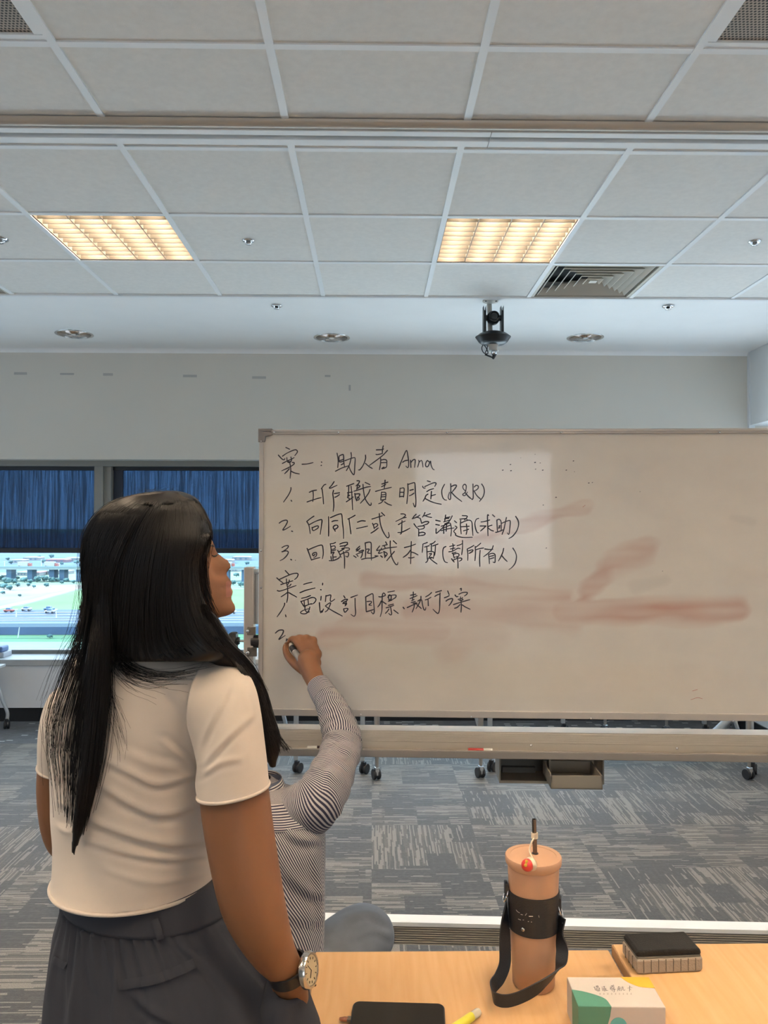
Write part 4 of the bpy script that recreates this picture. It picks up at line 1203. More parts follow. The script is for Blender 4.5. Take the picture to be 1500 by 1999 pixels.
# faint stamped marks and rivet on the sleeve
def onsl(px, py):
    d = ray(px, py); r_ = .0412
    ox, oy = CAM.x-bc.x, CAM.y-bc.y; A = d.x**2+d.y**2; B = 2*(ox*d.x+oy*d.y); C = ox*ox+oy*oy-r_*r_
    k = (-B-math.sqrt(max(0, B*B-4*A*C)))/(2*A); return CAM+d*k
mb = MB()
for pts in ([(1008, 1776), (1011, 1780), (1015, 1782)], [(1017, 1785), (1021, 1786)], [(1026, 1787), (1029, 1783)], [(1033, 1789), (1041, 1789)], [(1052, 1787), (1053, 1791)], [(1012, 1794), (1017, 1796)], [(1021, 1796), (1023, 1796)], [(1031, 1799), (1033, 1799)], [(1037, 1800), (1039, 1800)]):
    mb.tube([onsl(*p)+(CAM-onsl(*p)).normalized()*.0012 for p in pts], .0005, 6)
mb.build('stamped_marks', pr('silver_foil', (.5, .46, .46), .3, .6), tb)
p = onsl(1022, 1814); nrm = V((p.x-bc.x, p.y-bc.y, 0)).normalized()
MB().lathe([(.0034, 0), (.0032, .0022), (.0016, .003), (.0001, .0026)], p, 16, nrm).build('rivet', M_CHROME, tb, smooth=True)
# straw, ring, cord, charm
st = onz(1045, 1665, ZT+HL); sp = P(1043, 1599, st.y+.002)
M_STEEL = pr('dark_steel', (.20, .17, .15), .22, .9)
mb = MB(); mb.lathe([(.0037, -.01), (.0037, (sp-st).length), (.0030, (sp-st).length), (.0028, (sp-st).length-.012)], st, 18, sp-st); mb.build('straw', M_STEEL, tb, smooth='auto')
MB().lathe([(.0055, 0), (.0055, .0012), (.0001, .0013)], st+V((0, 0, -.0012)), 20).build('straw_hole', M_BLACK, tb)
rc = st.lerp(sp, .52); rx = (sp-st).normalized(); M_CREAM = pr('cream_silicone', (.72, .60, .44), .5)
MB().lathe([(.0040, -.0045), (.0058, -.0045), (.0058, .0045), (.0040, .0045)], rc, 20, rx).build('straw_ring', M_CREAM, tb, smooth='auto')
cy_ = st.y-.012; ch = P(1032, 1685, bc.y-.0395)
cord = spline([rc+V((-.002, -.0055, -.003)), P(1038, 1645, st.y-.008), P(1034.5, 1658, st.y-.012), P(1036, 1667, bc.y-.018), P(1041, 1676, bc.y-.031)], 8)
MB().tube(cord, .0014, 8).build('cord', M_CREAM, tb, smooth=True)
ax = (P(1048, 1683, bc.y-.034)-P(1024, 1691, bc.y-.046)).normalized(); c0 = P(1030, 1689, bc.y-.047)
MB().sphere(c0, .0098, 22, 14).build('charm_bead', pr('charm_red', (.60, .025, .02), .35, coat=.4), tb, smooth=True)
MB().lathe([(.0001, -.002), (.0095, -.002), (.0108, .0), (.0108, .004), (.0085, .0065), (.0001, .0065)], c0+ax*.006, 20, ax).build('charm_cap', M_CREAM, tb, smooth='auto')
q = c0+(CAM-c0).normalized()*.0092+V((-.002, 0, .003)); up_ = V((.25, 0, 1)).normalized(); rt_ = up_.cross((CAM-c0).normalized())
mb = MB()
for s in (-1, 1): mb.sphere(q+up_*.0032*s, .0026, 10, 8, (1, .7, 1))
mb.sphere(q, .0016, 8, 6); mb.build('charm_bow', pr('charm_yellow', (.75, .48, .05), .4), tb, smooth=True)
# rings and strap
for (px, py, dy, nm) in ((1094, 1775, -.012, 1), (988, 1745, .0, 0)):
    c = P(px, py, bc.y+dy); rad = V((c.x-bc.x, c.y-bc.y, 0)).normalized(); tan = V((0, 0, 1)).cross(rad)
    n1 = rad if nm else rad
    MB().tube([c + (tan*math.cos(a_)*.009+V((0, 0, 1))*math.sin(a_)*.012 + rad*.004*math.sin(a_)*(-1)) for a_ in [2*math.pi*k/28 for k in range(29)]], .0013, 8).build('d_ring', M_CHROME, tb, smooth=True)
    MB().box((-.001, -.008, -.006), (.004, .008, .016), Matrix.Translation(c+rad*-.002+V((0, 0, .004))) @ Matrix((rad, tan, V((0, 0, 1)))).transposed().to_4x4()).build('ring_tab', M_LEA, tb, bevel=.001)
def strip(pts, wv, w, th, name, mat, par):
    q = spline(pts, 10); k = spline(wv, 10); mb = MB(); rings = []
    for i, p in enumerate(q):
        tt = (q[min(i+1, len(q)-1)]-q[max(i-1, 0)]).normalized(); u = k[i]-tt*k[i].dot(tt); u.normalize(); n_ = tt.cross(u)
        rings.append([p+u*w/2+n_*th/2, p-u*w/2+n_*th/2, p-u*w/2-n_*th/2, p+u*w/2-n_*th/2])
    mb.loft(rings); return mb.build(name, mat, par, smooth='auto')
Zu = V((0, 0, 1)); yb_ = bc.y
spts = [P(1098, 1790, yb_-.018), P(1094, 1822, yb_-.022), P(1098, 1860, yb_-.030), P(1090, 1893, yb_-.045), P(1062, 1920, yb_-.070), P(1025, 1943, yb_-.078), P(990, 1954, yb_-.082), P(966, 1948, yb_-.075), P(962, 1928, yb_-.050), P(976, 1908, yb_-.028), P(986, 1880, yb_-.018), P(986, 1840, yb_-.012), P(986, 1800, yb_-.008), P(989, 1757, yb_)]
wv = [V((.3, -1, 0)), V((.2, -.8, .2)), V((.9, -.3, .3)), V((.6, -.2, .8)), V((.35, -.1, 1)), V((.2, 0, 1)), V((.1, 0, 1)), V((-.1, 0, 1)), V((-.3, .1, .9)), V((-.7, 0, .5)), V((-1, -.2, .1)), V((-1, -.3, 0)), V((-.7, -.7, 0)), V((-.2, -1, 0))]
for i in (5, 6, 7): spts[i].z = max(spts[i].z, ZT+.0105)
strip(spts, wv, .0195, .0024, 'strap', M_LEA, tb)
ta = P(1099, 1800, yb_-.021); MB().lathe([(.0022, 0), (.0015, .0015), (.0001, .0016)], ta+V((0, -.003, 0)), 12, V((.2, -1, 0))).build('strap_rivet', M_CHROME, tb, smooth=True)
# ------------------------------------------------------------------ card box
bz = .055; kb = onz(1108, 1907, ZT+bz); kr = onz(1271, 1908, ZT+bz); kf = onz(1296, 1965, ZT+bz); kl = onz(1130, 1965, ZT+bz)
bxr = thing('card_box', 'white card box with green and yellow patches and brush lettering on the table', 'box', ((kb.x+kf.x)/2, (kb.y+kf.y)/2, ZT))
u = (kr-kb); u.z = 0; Lb = (u.length+(kf-kl).length)/2; u.normalize(); w_ = V((-u.y, u.x, 0)); D = (kb-kl).dot(w_)
BM = Matrix((u, w_, Zu)).transposed().to_4x4(); BM.translation = V((kl.x, kl.y, ZT)) + u*.0
bz2 = bz-.004
M_BOXW = pr('box_white', (.52, .47, .43), .5, vary=.01); M_BOXG = pr('box_green', (.075, .24, .17), .5, vary=.03); M_BOXY = pr('box_yellow', (.72, .38, .03), .5, vary=.02); M_BOXT = pr('box_teal', (.10, .38, .38), .5)
MB().box((0, 0, .0), (Lb, D, bz), BM).build('body', M_BOXW, bxr, bevel=.0012)
def curve2(pts, sub=8):
    return [(p.x, p.y) for p in spline([V((a, b, 0)) for a, b in pts], sub)]
def topflat(name, poly, mat, off=.0004):
    n = len(poly); mb = MB(); mb.add([BM @ V((x, y, bz+off)) for x, y in poly] + [BM @ V((x, y, bz-.0005)) for x, y in poly], [tuple(range(n)), tuple(range(2*n-1, n-1, -1))]+[(i, i+n, (i+1) % n+n, (i+1) % n) for i in range(n)]); return mb
BMI = BM.inverted()
def bt(px, py):
    q = BMI @ onz(px, py, ZT+bz); return (q.x, q.y)
def bf(px, py):
    d = ray(px, py); c = BM @ V((0, 0, 0)); k = (c-CAM).dot(w_)/d.dot(w_); q = BMI @ (CAM+d*k); return q
crv = curve2([bt(1117, 1932), bt(1140, 1936), bt(1165, 1943), bt(1183, 1951), bt(1194, 1965)])
crv = [(max(0, x), min(max(0, y), D)) for x, y in crv]; crv[-1] = (crv[-1][0], 0)
g_ = topflat('green', [(0, 0)] + [(0, crv[0][1])] + crv[1:], M_BOXG)
xg = crv[-1][0]
fr_ = [(xg-.0, bz), (xg-.002, bz*.75), (xg-.006, bz*.5), (xg-.012, bz*.2), (xg-.015, 0), (0, 0), (0, bz)]
n = len(fr_); g_.add([BM @ V((x, -.0004, z)) for x, z in fr_]+[BM @ V((x, .0005, z)) for x, z in fr_], [tuple(range(n)), tuple(range(2*n-1, n-1, -1))]+[(i, i+n, (i+1) % n+n, (i+1) % n) for i in range(n)])
sl = [(0, bz), (crv[0][1], bz), (crv[0][1]*.92, bz*.5), (crv[0][1]*.9, 0), (0, 0)]
n = len(sl); g_.add([BM @ V((-.0004, y, z)) for y, z in sl]+[BM @ V((.0005, y, z)) for y, z in sl], [tuple(range(n)), tuple(range(2*n-1, n-1, -1))]+[(i, i+n, (i+1) % n+n, (i+1) % n) for i in range(n)])
g_.build('green_patch', M_BOXG, bxr)
yv = curve2([bt(1213, 1908), bt(1222, 1915), bt(1236, 1922), bt(1252, 1927), bt(1276, 1929)])
yv = [(min(x, Lb), min(y, D)) for x, y in yv]; yv[0] = (yv[0][0], D); yv[-1] = (Lb, yv[-1][1])
topflat('yellow', yv + [(Lb, D)], M_BOXY).build('yellow_patch', M_BOXY, bxr)
tq = bf(1208, 2003); cc = [(tq.x+.0125*math.cos(a_), tq.z+.0125*math.sin(a_)) for a_ in [2*math.pi*k/24 for k in range(24)]]
n = len(cc); mb = MB(); mb.add([BM @ V((x, -.0005, z)) for x, z in cc]+[BM @ V((x, .0004, z)) for x, z in cc], [tuple(range(n)), tuple(range(2*n-1, n-1, -1))]+[(i, i+n, (i+1) % n+n, (i+1) % n) for i in range(n)]); mb.build('teal_dot', M_BOXT, bxr)
BTXT = """180,355 200,345|200,345 205,380 218,412|222,330 262,325|225,350 270,340|228,345 232,330|245,325 245,355|262,325 268,350|225,365 232,400 250,425|238,370 285,362 290,400|240,385 282,380|242,400 285,395|245,415 290,410|265,425 300,415|330,350 345,345|338,365 345,395 352,420|355,350 392,335|372,330 378,365|365,370 372,400 378,420|368,372 400,368 410,415|372,385 402,382|375,400 405,398|375,422 430,410 445,415|505,318 515,328|545,308 535,322|500,332 560,322|528,326 522,340|512,342 550,337 550,372 514,376 512,344|514,357 550,353|488,340 494,348|484,360 496,358 488,380 482,388 510,384 578,380|500,402 590,392|558,382 560,432 545,440|520,410 532,424|640,335 634,350|630,355 628,405 620,422|630,352 662,345 662,410 652,416|642,362 650,372|618,385 672,376|642,390 648,400|705,335 710,348|682,360 738,348|700,368 698,395 684,420|700,368 722,364 724,405 750,410 752,392|840,325 840,362|842,343 866,338|800,370 888,360|840,366 838,428|846,386 868,402"""
mb = MB(); IB = Matrix.Identity(4)
TM = BM @ Matrix(((1, 0, 0, 0), (0, 0, 1, 0), (0, 1, 0, 0), (0, 0, 0, 1)))
for sgm in BTXT.split('|'):
    pp = [tuple(map(float, q.split(','))) for q in sgm.split()]
    ribbon(mb, [bt(1140+x*160/1500, 1890+y*160/1500) for x, y in pp], .00075, TM, bz+.0003)
mb.build('lettering', INK, bxr)
mb = MB()
for k in range(9):
    x = 300+k*71
    for pp in ([(x-12, 465), (x+12, 463)], [(x, 458), (x, 486)], [(x-12, 476), (x+13, 474)], [(x-10, 487), (x+12, 485)]):
        ribbon(mb, [bt(1140+a_*160/1500, 1890+c_*160/1500) for a_, c_ in pp], .0004, TM, bz+.0003)
mb.build('subtitle_lettering', pr('grey_print', (.22, .18, .15), .6), bxr)
# ------------------------------------------------------------------ board eraser
ez = .036
e0 = onz(1243, 1903, ZT2); e1 = onz(1373, 1897, ZT2); u = (e1-e0); Le = u.length; u.normalize(); w_ = V((-u.y, u.x, 0)); De = .062
EM = Matrix((u, w_, Zu)).transposed().to_4x4(); EM.translation = e0
er = thing('board_eraser', 'grey felt board eraser with a black pad on top, on the right table', 'eraser', e0+u*Le/2+w_*De/2)
er.location.z = ZT2
MB().prism([(0, .004), (.004, 0), (Le-.004, 0), (Le, .004), (Le, ez*.66), (0, ez*.66)], 0, De, EM).build('felt_body', pr('felt_grey', (.36, .30, .235), .85, vary=.08, bump=.4, bscale=400), er, bevel=.003)
mb = MB()
for k in range(1, 9): mb.box((Le*k/9-.0005, -.0006, .003), (Le*k/9+.0005, .001, ez*.64), EM)
for k in range(1, 4): mb.box((-.0006, De*k/4-.0005, .003), (.001, De*k/4+.0005, ez*.64), EM)
mb.build('felt_grooves', pr('felt_groove', (.12, .10, .08), .9), er)
MB().box((.002, .002, ez*.66), (Le-.002, De-.002, ez*.76), EM).build('rim', pr('eraser_rim', (.16, .14, .11), .6), er, bevel=.002)
MB().prism([(.001, ez*.76), (Le-.001, ez*.76), (Le-.002, ez*.98), (Le-.006, ez*1.03), (.006, ez*1.03), (.002, ez*.98)], .002, De-.002, EM).build('pad', pr('pad_black', (.011, .0095, .008), .9, vary=.3, vscale=50, bump=.5, bscale=500), er, bevel=.003)
# ------------------------------------------------------------------ phone, plug, highlighter
pa = onz(690, 1953, ZT+.009); pb = onz(868, 1958, ZT+.009); u = (pb-pa); Wp = u.length; u.normalize(); w_ = V((-u.y, u.x, 0)); Lp = .155
PM = Matrix((u, w_, Zu)).transposed().to_4x4(); PM.translation = V((pa.x, pa.y, ZT))-w_*Lp
ph = thing('phone', 'black glossy phone lying face up on the table in front of the tumbler', 'phone', PM @ V((Wp/2, Lp/2, 0)))
def rrect(x0, y0, x1, y1, r_, n=6):
    out = []
    for cx, cy, a0 in ((x1-r_, y1-r_, 0), (x0+r_, y1-r_, 90), (x0+r_, y0+r_, 180), (x1-r_, y0+r_, 270)):
        out += [(cx+r_*math.cos(math.radians(a0+90*k/n)), cy+r_*math.sin(math.radians(a0+90*k/n))) for k in range(n+1)]
    return out
def slab(poly, z0, z1, M):
    n = len(poly); mb = MB(); mb.add([M @ V((x, y, z0)) for x, y in poly]+[M @ V((x, y, z1)) for x, y in poly], [tuple(range(n-1, -1, -1)), tuple(range(n, 2*n))]+[(i, (i+1) % n, (i+1) % n+n, i+n) for i in range(n)]); return mb
slab(rrect(0, 0, Wp, Lp, .011), .0, .0085, PM).build('body', pr('phone_case', (.03, .026, .022), .4), ph, bevel=.002)
slab(rrect(.002, .002, Wp-.002, Lp-.002, .0095), .0083, .0092, PM).build('screen', pr('phone_glass', (.012, .010, .008), .12, spec=.5), ph)
MB().box((-.006, Lp-.045, .002), (.0, Lp-.036, .0075), PM).build('plug', pr('plug_dark', (.12, .10, .08), .4), ph, bevel=.001)
MB().lathe([(.0032, 0), (.0036, .006), (.002, .014), (.0001, .0145)], PM @ V((-.004, Lp-.0405, .0048)), 14, -u).build('plug_tip', pr('plug_copper', (.42, .2, .13), .25, .8), ph, smooth='auto')
h0 = onz(936, 1974, ZT+.007); h1 = onz(893, 2003, ZT+.007); d = (h1-h0).normalized(); h0.z = h1.z = ZT+.0068
hl = thing('highlighter', 'yellow highlighter pen lying between the phone and the tumbler strap', 'pen', h0-V((0, 0, .0068)))
L = .125
MB().lathe([(.0001, .0), (.0050, .0005), (.0062, .004), (.0064, .03), (.0064, .034)], h0, 18, d).build('clear_end', pr('pen_clear', (.62, .58, .45), .2), hl, smooth='auto')
MB().lathe([(.0066, .018), (.0068, .022), (.0068, L*.6), (.0062, L*.6)], h0, 18, d).build('barrel', pr('pen_yellow', (.70, .62, .05), .35, coat=.4), hl, smooth='auto')
MB().lathe([(.0070, L*.6), (.0070, L*.98), (.004, L), (.0001, L)], h0, 18, d).build('cap', pr('pen_yellow_cap', (.75, .66, .10), .35), hl, smooth='auto')
# ------------------------------------------------------------------ wheeled folding tables behind the board
M_POLE = pr('satin_pole', (.40, .37, .34), .35, .6); M_TLEG = pr('steel_leg', (.50, .53, .55), .35, .5); M_TTOP = pr('grey_tabletop', (.55, .55, .53), .5)
def fold_leg(r, xf, yf, xr, yr, top=.70):
    """front pole and rear tube of one leg frame"""
    leg = MB().lathe([(.010, .075), (.014, .18), (.017, .25), (.017, top)], (xf, yf, 0), 18).build('leg', M_POLE, r, smooth='auto')
    caster((xf, yf-.012, 0), .031, leg_fix(r), 0.35, M_CHROME, .014)
    MB().box((xr-.014, yr-.014, .078), (xr+.014, yr+.014, top)).build('rear_leg', M_TLEG, r, bevel=.003)
    caster((xr+.006, yr-.012, 0), .031, r, -.5, None, .014)
    MB().limb([(xr-.03, yr+.03, .15), (xr-.10, yr+.05, .42), (xr-.12, yr+.02, top)], [.012, .012, .012], 8).build('brace', M_TLEG, r, smooth=True)
def leg_fix(r): return r
tabs = []
def ft(lab, cells, x0, x1, y0, y1, zt=.72):
    r = thing('folding_table', lab, 'table', ((x0+x1)/2, (y0+y1)/2, 0), 'wheeled folding tables behind the whiteboard')
    MB().box((x0, y0, zt-.025), (x1, y1, zt)).build('tabletop', M_TTOP, r, bevel=.003)
    for c_ in cells: fold_leg(r, *c_, top=zt-.025)
    return r
def fl(px, py): return onz(px, py, 0)
a_, b_, c_, d_, e_, f_ = fl(736, 1521), fl(708, 1510), fl(939, 1518), fl(957, 1506), fl(1463, 1521), fl(1480, 1508)
ft('wheeled folding table behind the whiteboard, its legs seen either side of the drawers', [(c_.x, c_.y, d_.x, d_.y), (e_.x, e_.y, e_.x+.06, e_.y+.10)], c_.x-.15, e_.x+.15, c_.y-.08, c_.y+.34)
g2 = fl(578, 1508)
ft('wheeled folding table behind the board left of the drawers, legs by the striped sleeve', [(a_.x, a_.y, b_.x, b_.y), (g2.x-.20, g2.y-.02, g2.x, g2.y)], g2.x-.28, a_.x+.15, a_.y-.08, a_.y+.34)
h1_, h2_ = fl(1182, 1434), fl(1302, 1436)
ft('wheeled folding table standing against the window wall behind the whiteboard', [(h1_.x, h1_.y, h1_.x-.30, h1_.y+.02), (h2_.x, h2_.y, h2_.x+.28, h2_.y+.02)], h1_.x-.36, h2_.x+.36, h1_.y-.06, h1_.y+.28)
# leaning table frame by the right wall, and the table leg at the left edge
r = thing('folding_table', 'folded grey table frame leaning by the right wall under the board end', 'table', (fl(1400, 1452).x, fl(1400, 1452).y, 0), 'wheeled folding tables behind the whiteboard')
p0 = fl(1385, 1452); MB().limb([(p0.x, p0.y, .03), (p0.x+.22, p0.y+.03, .26), (p0.x+.34, p0.y+.05, .68)], [.03, .03, .03], 10).build('leg', M_TLEG, r, smooth=True)
MB().box((p0.x+.16, p0.y-.02, .40), (p0.x+.20, p0.y+.45, .70)).build('tabletop', M_TTOP, r, bevel=.003)
MB().limb([(p0.x+.34, p0.y+.05, .68), (p0.x+.36, p0.y+.25, .4), (p0.x+.36, p0.y+.4, .02)], [.02, .02, .02], 10).build('leg', M_TLEG, r, smooth=True)
c5 = fl(14, 1423)
r = thing('folding_table', 'wheeled table at the left picture edge showing one bent grey leg', 'table', (c5.x-.5, c5.y, 0), 'wheeled folding tables behind the whiteboard')
z1_ = P(12, 1386, c5.y).z
MB().limb([(c5.x, c5.y, .07), (c5.x, c5.y, P(12, 1390, c5.y).z), P(5, 1368, c5.y), P(-2, 1345, c5.y), P(-12, 1310, c5.y)], [.013]*5, 10).build('leg', M_TLEG, r, smooth=True)
caster((c5.x, c5.y-.01, 0), .033, r, .3)
x_, q_ = c5.x-.9, c5.y
MB().limb([(x_, q_, .07), (x_, q_, .14), (x_+.05, q_, .3), (x_+.09, q_, .44)], [.013]*4, 10).build('leg', M_TLEG, r, smooth=True)
caster((x_, q_-.01, 0), .033, r, -.2)
MB().box((x_-.1, q_-.1, .44), (c5.x-.06, q_+.1, .46)).build('tabletop', M_TTOP, r, bevel=.003)
# small box on the sill at the left edge
s0 = P(9, 1291, YW+.08)
bo = thing('storage_box', 'small grey box with a blue top standing on the window sill at the left edge', 'box', (s0.x-.08, YW+.13, .481))
MB().box((s0.x-.17, YW+.06, .481), (s0.x, YW+.20, .52)).build('body', pr('sill_box_grey', (.42, .42, .45), .5), bo, bevel=.004)
MB().box((s0.x-.17, YW+.07, .52), (s0.x-.016, YW+.19, .565)).build('top', pr('sill_box_blue', (.10, .16, .32), .5), bo, bevel=.012)
# ------------------------------------------------------------------ conference camera hanging from the soffit
cc_ = onz(958, 587, ZC+.004); YC = cc_.y; S = YC/FPX
def cp(px, py, dy=0): return P(px, py, YC+dy)
r = thing('conference_camera', 'black pan tilt conference camera on a white ceiling pole', 'camera', cc_)
M_MOUNT = pr('mount_beige', (.55, .52, .46), .5); M_CAMB = pr('camera_black', (.010, .012, .014), .38, vary=.1)
MB().lathe([(15.5*S, 0), (15.5*S, -.006), (13*S, -.008), (5*S, -.009)], cc_, 32).build('ceiling_plate', M_MOUNT, r, smooth='auto')
for s in (-1, 1): MB().cyl(cc_+V((s*10*S, -.02, -.0105)), cc_+V((s*10*S, -.02, -.006)), .006, 12).build('plate_screw', M_BLACK, r)
MB().cyl(cc_+V((0, .05, 0)), cp(958, 668, .05), 5*S, 20).build('pole', M_MOUNT, r, smooth='auto')
# base: wide low wedge
def ell(c, ax_, ay, n=40): return [V((c.x+ax_*math.cos(2*math.pi*i/n), c.y+ay*math.sin(2*math.pi*i/n), c.z)) for i in range(n)]
b0 = cp(963, 660)
zs_ = [cp(963, y).z for y in (672, 668, 658, 652, 648)]
MB().loft([ell(V((b0.x, YC, z)), w*S, w*S*.9) for z, w in zip(zs_, (22, 28, 35, 27, 16))]).build('base', M_CAMB, r, smooth='auto')
for s in (-1, 1):
    xa = cp(963+s*17.0, 630).x; zt_ = cp(963, 608).z; zb2 = cp(963, 650).z
    MB().prism([(xa-2.6*S, zb2), (xa+2.6*S, zb2), (xa+2.4*S, zt_+.03), (xa+1.2*S, zt_), (xa-1.2*S, zt_), (xa-2.4*S, zt_+.03)], YC-.03, YC+.03).build('fork_arm', M_CAMB, r, bevel=.004)
hc = cp(963, 621); MB().sphere(hc, 13*S, 28, 18, (1, 1.15, 1.08)).build('head', M_CAMB, r, smooth=True)
MB().lathe([(10*S, 0), (10*S, .012), (8*S, .014), (7*S, .006), (.0001, .004)], hc+V((0, -13*S, 0)), 28, V((0, -1, .05))).build('lens', pr('lens_glass', (.006, .006, .008), .08, spec=.6), r, smooth='auto')
for s in (-1, 1): MB().cyl(hc+V((s*12*S, 0, 0)), hc+V((s*17*S, 0, 0)), .018, 16).build('pivot', M_CAMB, r)
b1 = cp(964, 672); zz = [cp(964, y).z for y in (664, 668, 676, 682, 684)]
MB().loft([ell(V((b1.x, YC+.02, z)), w*S, w*S) for z, w in zip(zz, (14, 13, 8.5, 8, 11))]).build('bracket', M_MOUNT, r, smooth='auto')
MB().lathe([(6*S, 0), (6*S, -.012), (4*S, -.02)], V((cp(966, 686).x, YC+.02, cp(966, 685).z)), 20).build('bracket_nut', M_CHROME, r, smooth='auto')
MB().cyl(cp(966, 691, .02), cp(963, 701, .02), 4.5*S, 16, 2*S).build('plug', M_BLACK, r); MB().cyl(cp(947, 692, .02), cp(965, 699, .02), 1.6*S, 10).build('cable_end', M_BLACK, r)
MB().tube(spline([cp(944, 671, .03), cp(941, 680, .02), cp(945, 689, .02), cp(953, 690, .02), cp(950, 680, .02), cp(944, 672, .03)], 8), .9*S, 8).build('cable', M_BLACK, r, smooth=True)
MB().tube(spline([cp(953, 672, .03), cp(951, 682, .02), cp(948, 690, .02), cp(958, 696, .02)], 8), .9*S, 8).build('cable', M_BLACK, r, smooth=True)

# ------------------------------------------------------------------ the standing woman
M_SKIN = pr('skin_tan', (.215, .096, .045), .5, spec=.3, vary=.06, vscale=9, bump=.05, bscale=250, sss=.12)
M_FACE = M_SKIN
M_LIP = pr('lips', (.27, .095, .055), .4, vary=.05)
YA = math.radians(30); AX = V((math.cos(YA), -math.sin(YA), 0)); AY = V((math.sin(YA), math.cos(YA), 0)); YW0 = 1.30
def wx(px): return P(px, 1500, YW0).x
def zpx(py): return P(300, py, YW0).z
def ering(c, w, d, n=64, a=AX, b=AY, e=1.0):
    out = []
    for i in range(n):
        t = 2*math.pi*i/n; ct, s_ = math.cos(t), math.sin(t)
        out.append(c + a*(w*math.copysign(abs(ct)**e, ct)) + b*(d*math.copysign(abs(s_)**e, s_)))
    return out
def interp(rows, m):
    """resample rows of numbers smoothly to m rows"""
    k = len(rows[0]); src = list(range(len(rows))); out = []
    for q in range(m):
        t = q/(m-1)*(len(rows)-1); i = min(int(t), len(rows)-2); f = t-i; r_ = []
        for c in range(k):
            p0 = rows[max(i-1, 0)][c]; p1 = rows[i][c]; p2 = rows[i+1][c]; p3 = rows[min(i+2, len(rows)-1)][c]
            r_.append(.5*((2*p1)+(p2-p0)*f+(2*p0-5*p1+4*p2-p3)*f*f+(3*p1-p0-3*p2+p3)*f**3))
        out.append(r_)
    return out
hipc = V((wx(330), YW0, 0))
wo = thing('person', 'woman standing with her back to us, long black hair, beige t-shirt, grey trousers, wristwatch', 'person', hipc)
body = MB()
# head: horizontal slices (picture row, front px, front bump px, bump width m, back m, half width m)
HY = 1.27; HS = HY/FPX; HX = 302; HF = V((.95, .31, 0)).normalized(); HR = V((.31, -.95, 0)).normalized()
HEAD = [(962, 325, 0, .02, .03, .03), (970, 352, 0, .02, .055, .048), (985, 381, 0, .02, .075, .060), (1008, 401, 0, .02, .087, .069), (1035, 410, 0, .02, .093, .073), (1052, 413, 0, .02, .094, .074), (1062, 415, 1, .02, .094, .074), (1071, 414, 4, .02, .094, .074), (1079, 411, 11, .013, .093, .073), (1088, 410, 23, .0105, .092, .072), (1096, 411, 33, .011, .090, .071), (1103, 412, 38, .012, .088, .070), (1109, 413, 38, .0125, .086, .069), (1114, 414, 33, .013, .085, .068), (1118, 416, 26, .013, .083, .067), (1125, 420, 20, .016, .08, .066), (1132, 423, 22, .02, .077, .064), (1139, 425, 25, .02, .074, .062), (1145, 426, 23, .021, .071, .061), (1149, 427, 17, .021, .069, .060), (1154, 428, 22, .02, .067, .059), (1160, 429, 24, .02, .064, .058), (1167, 430, 19, .021, .06, .056), (1175, 430, 19, .023, .056, .053), (1184, 431, 23, .024, .05, .049), (1193, 430, 27, .024, .045, .045), (1201, 425, 28, .024, .04, .040), (1208, 410, 26, .024, .035, .034), (1213, 385, 20, .024, .03, .026)]
rings = []
for py, xf, bump, sg, B, Wd in interp(HEAD, 90):
    tp = max(0, min(1, (1062-py)/40)); xf -= 12*tp; B *= .84; Wd *= 1-.10*tp; py += max(0, (985-py)*.5); xf -= 6
    F = (xf-HX)*HS/.95; c = P(HX, py, HY); ring = []
    for i in range(72):
        t = 2*math.pi*i/72; ct, s_ = math.cos(t), math.sin(t); lat = s_*Wd
        fwd = ct*(F if ct > 0 else B)
        if ct > 0:
            fwd += bump*HS/.95*math.exp(-(lat/max(sg, .006))**2)*min(1, ct*3)
            ey = math.exp(-((py-1086)/9)**2)*math.exp(-((abs(lat)-.031)/.014)**2); fwd -= .0075*ey
            fwd += .0030*math.exp(-((py-1112)/5)**2)*math.exp(-((abs(lat)-.0125)/.004)**2)     # wings of the nose
            fwd += .0035*math.exp(-((py-1115)/22)**2)*math.exp(-((abs(lat)-.045)/.02)**2)
        ring.append(c + HF*fwd + HR*lat)
    rings.append(ring)
body.loft(rings)
body.limb([P(308, 1175, 1.285), P(298, 1240, 1.29), P(288, 1300, 1.295)], [.05, .049, .056], 24)
TORSO = [(1261, 290, .062, .052), (1270, 291, .098, .06), (1280, 291, .136, .066), (1293, 289, .162, .073), (1314, 286, .169, .083), (1348, 279, .166, .094), (1394, 268, .158, .104), (1452, 258, .151, .108), (1519, 255, .147, .108), (1584, 258, .146, .108), (1641, 265, .140, .114), (1688, 270, .131, .128), (1708, 272, .130, .136)]
body.loft([ering(V((wx(cx), YW0, zpx(py))), w-.020, d-.020) for py, cx, w, d in TORSO])
TROU = [(.915, 287, .124, .098), (.905, 288, .131, .108), (.893, 292, .142, .117), (.86, 304, .168, .131), (.82, 318, .198, .145), (.77, 331, .219, .157), (.72, 338, .231, .164), (.66, 340, .234, .166), (.58, 340, .232, .165)]
body.loft([ering(V((wx(cx), YW0, z)), w-.022, d-.022) for z, cx, w, d in TROU])
for s in (-1, 1):
    hp = V((wx(340), YW0, 0))+AX*.105*s
    body.limb([hp+V((0, 0, .62)), hp+V((0, .02, .46)), hp+V((0, .01, .30)), hp+V((0, -.01, .10))], [.085, .062, .055, .042], 20)
    body.limb([hp+V((0, -.03, .05)), hp+AY*.06+V((0, 0, .045)), hp+AY*.16+V((0, 0, .03))], [.035, .036, .022], 14)
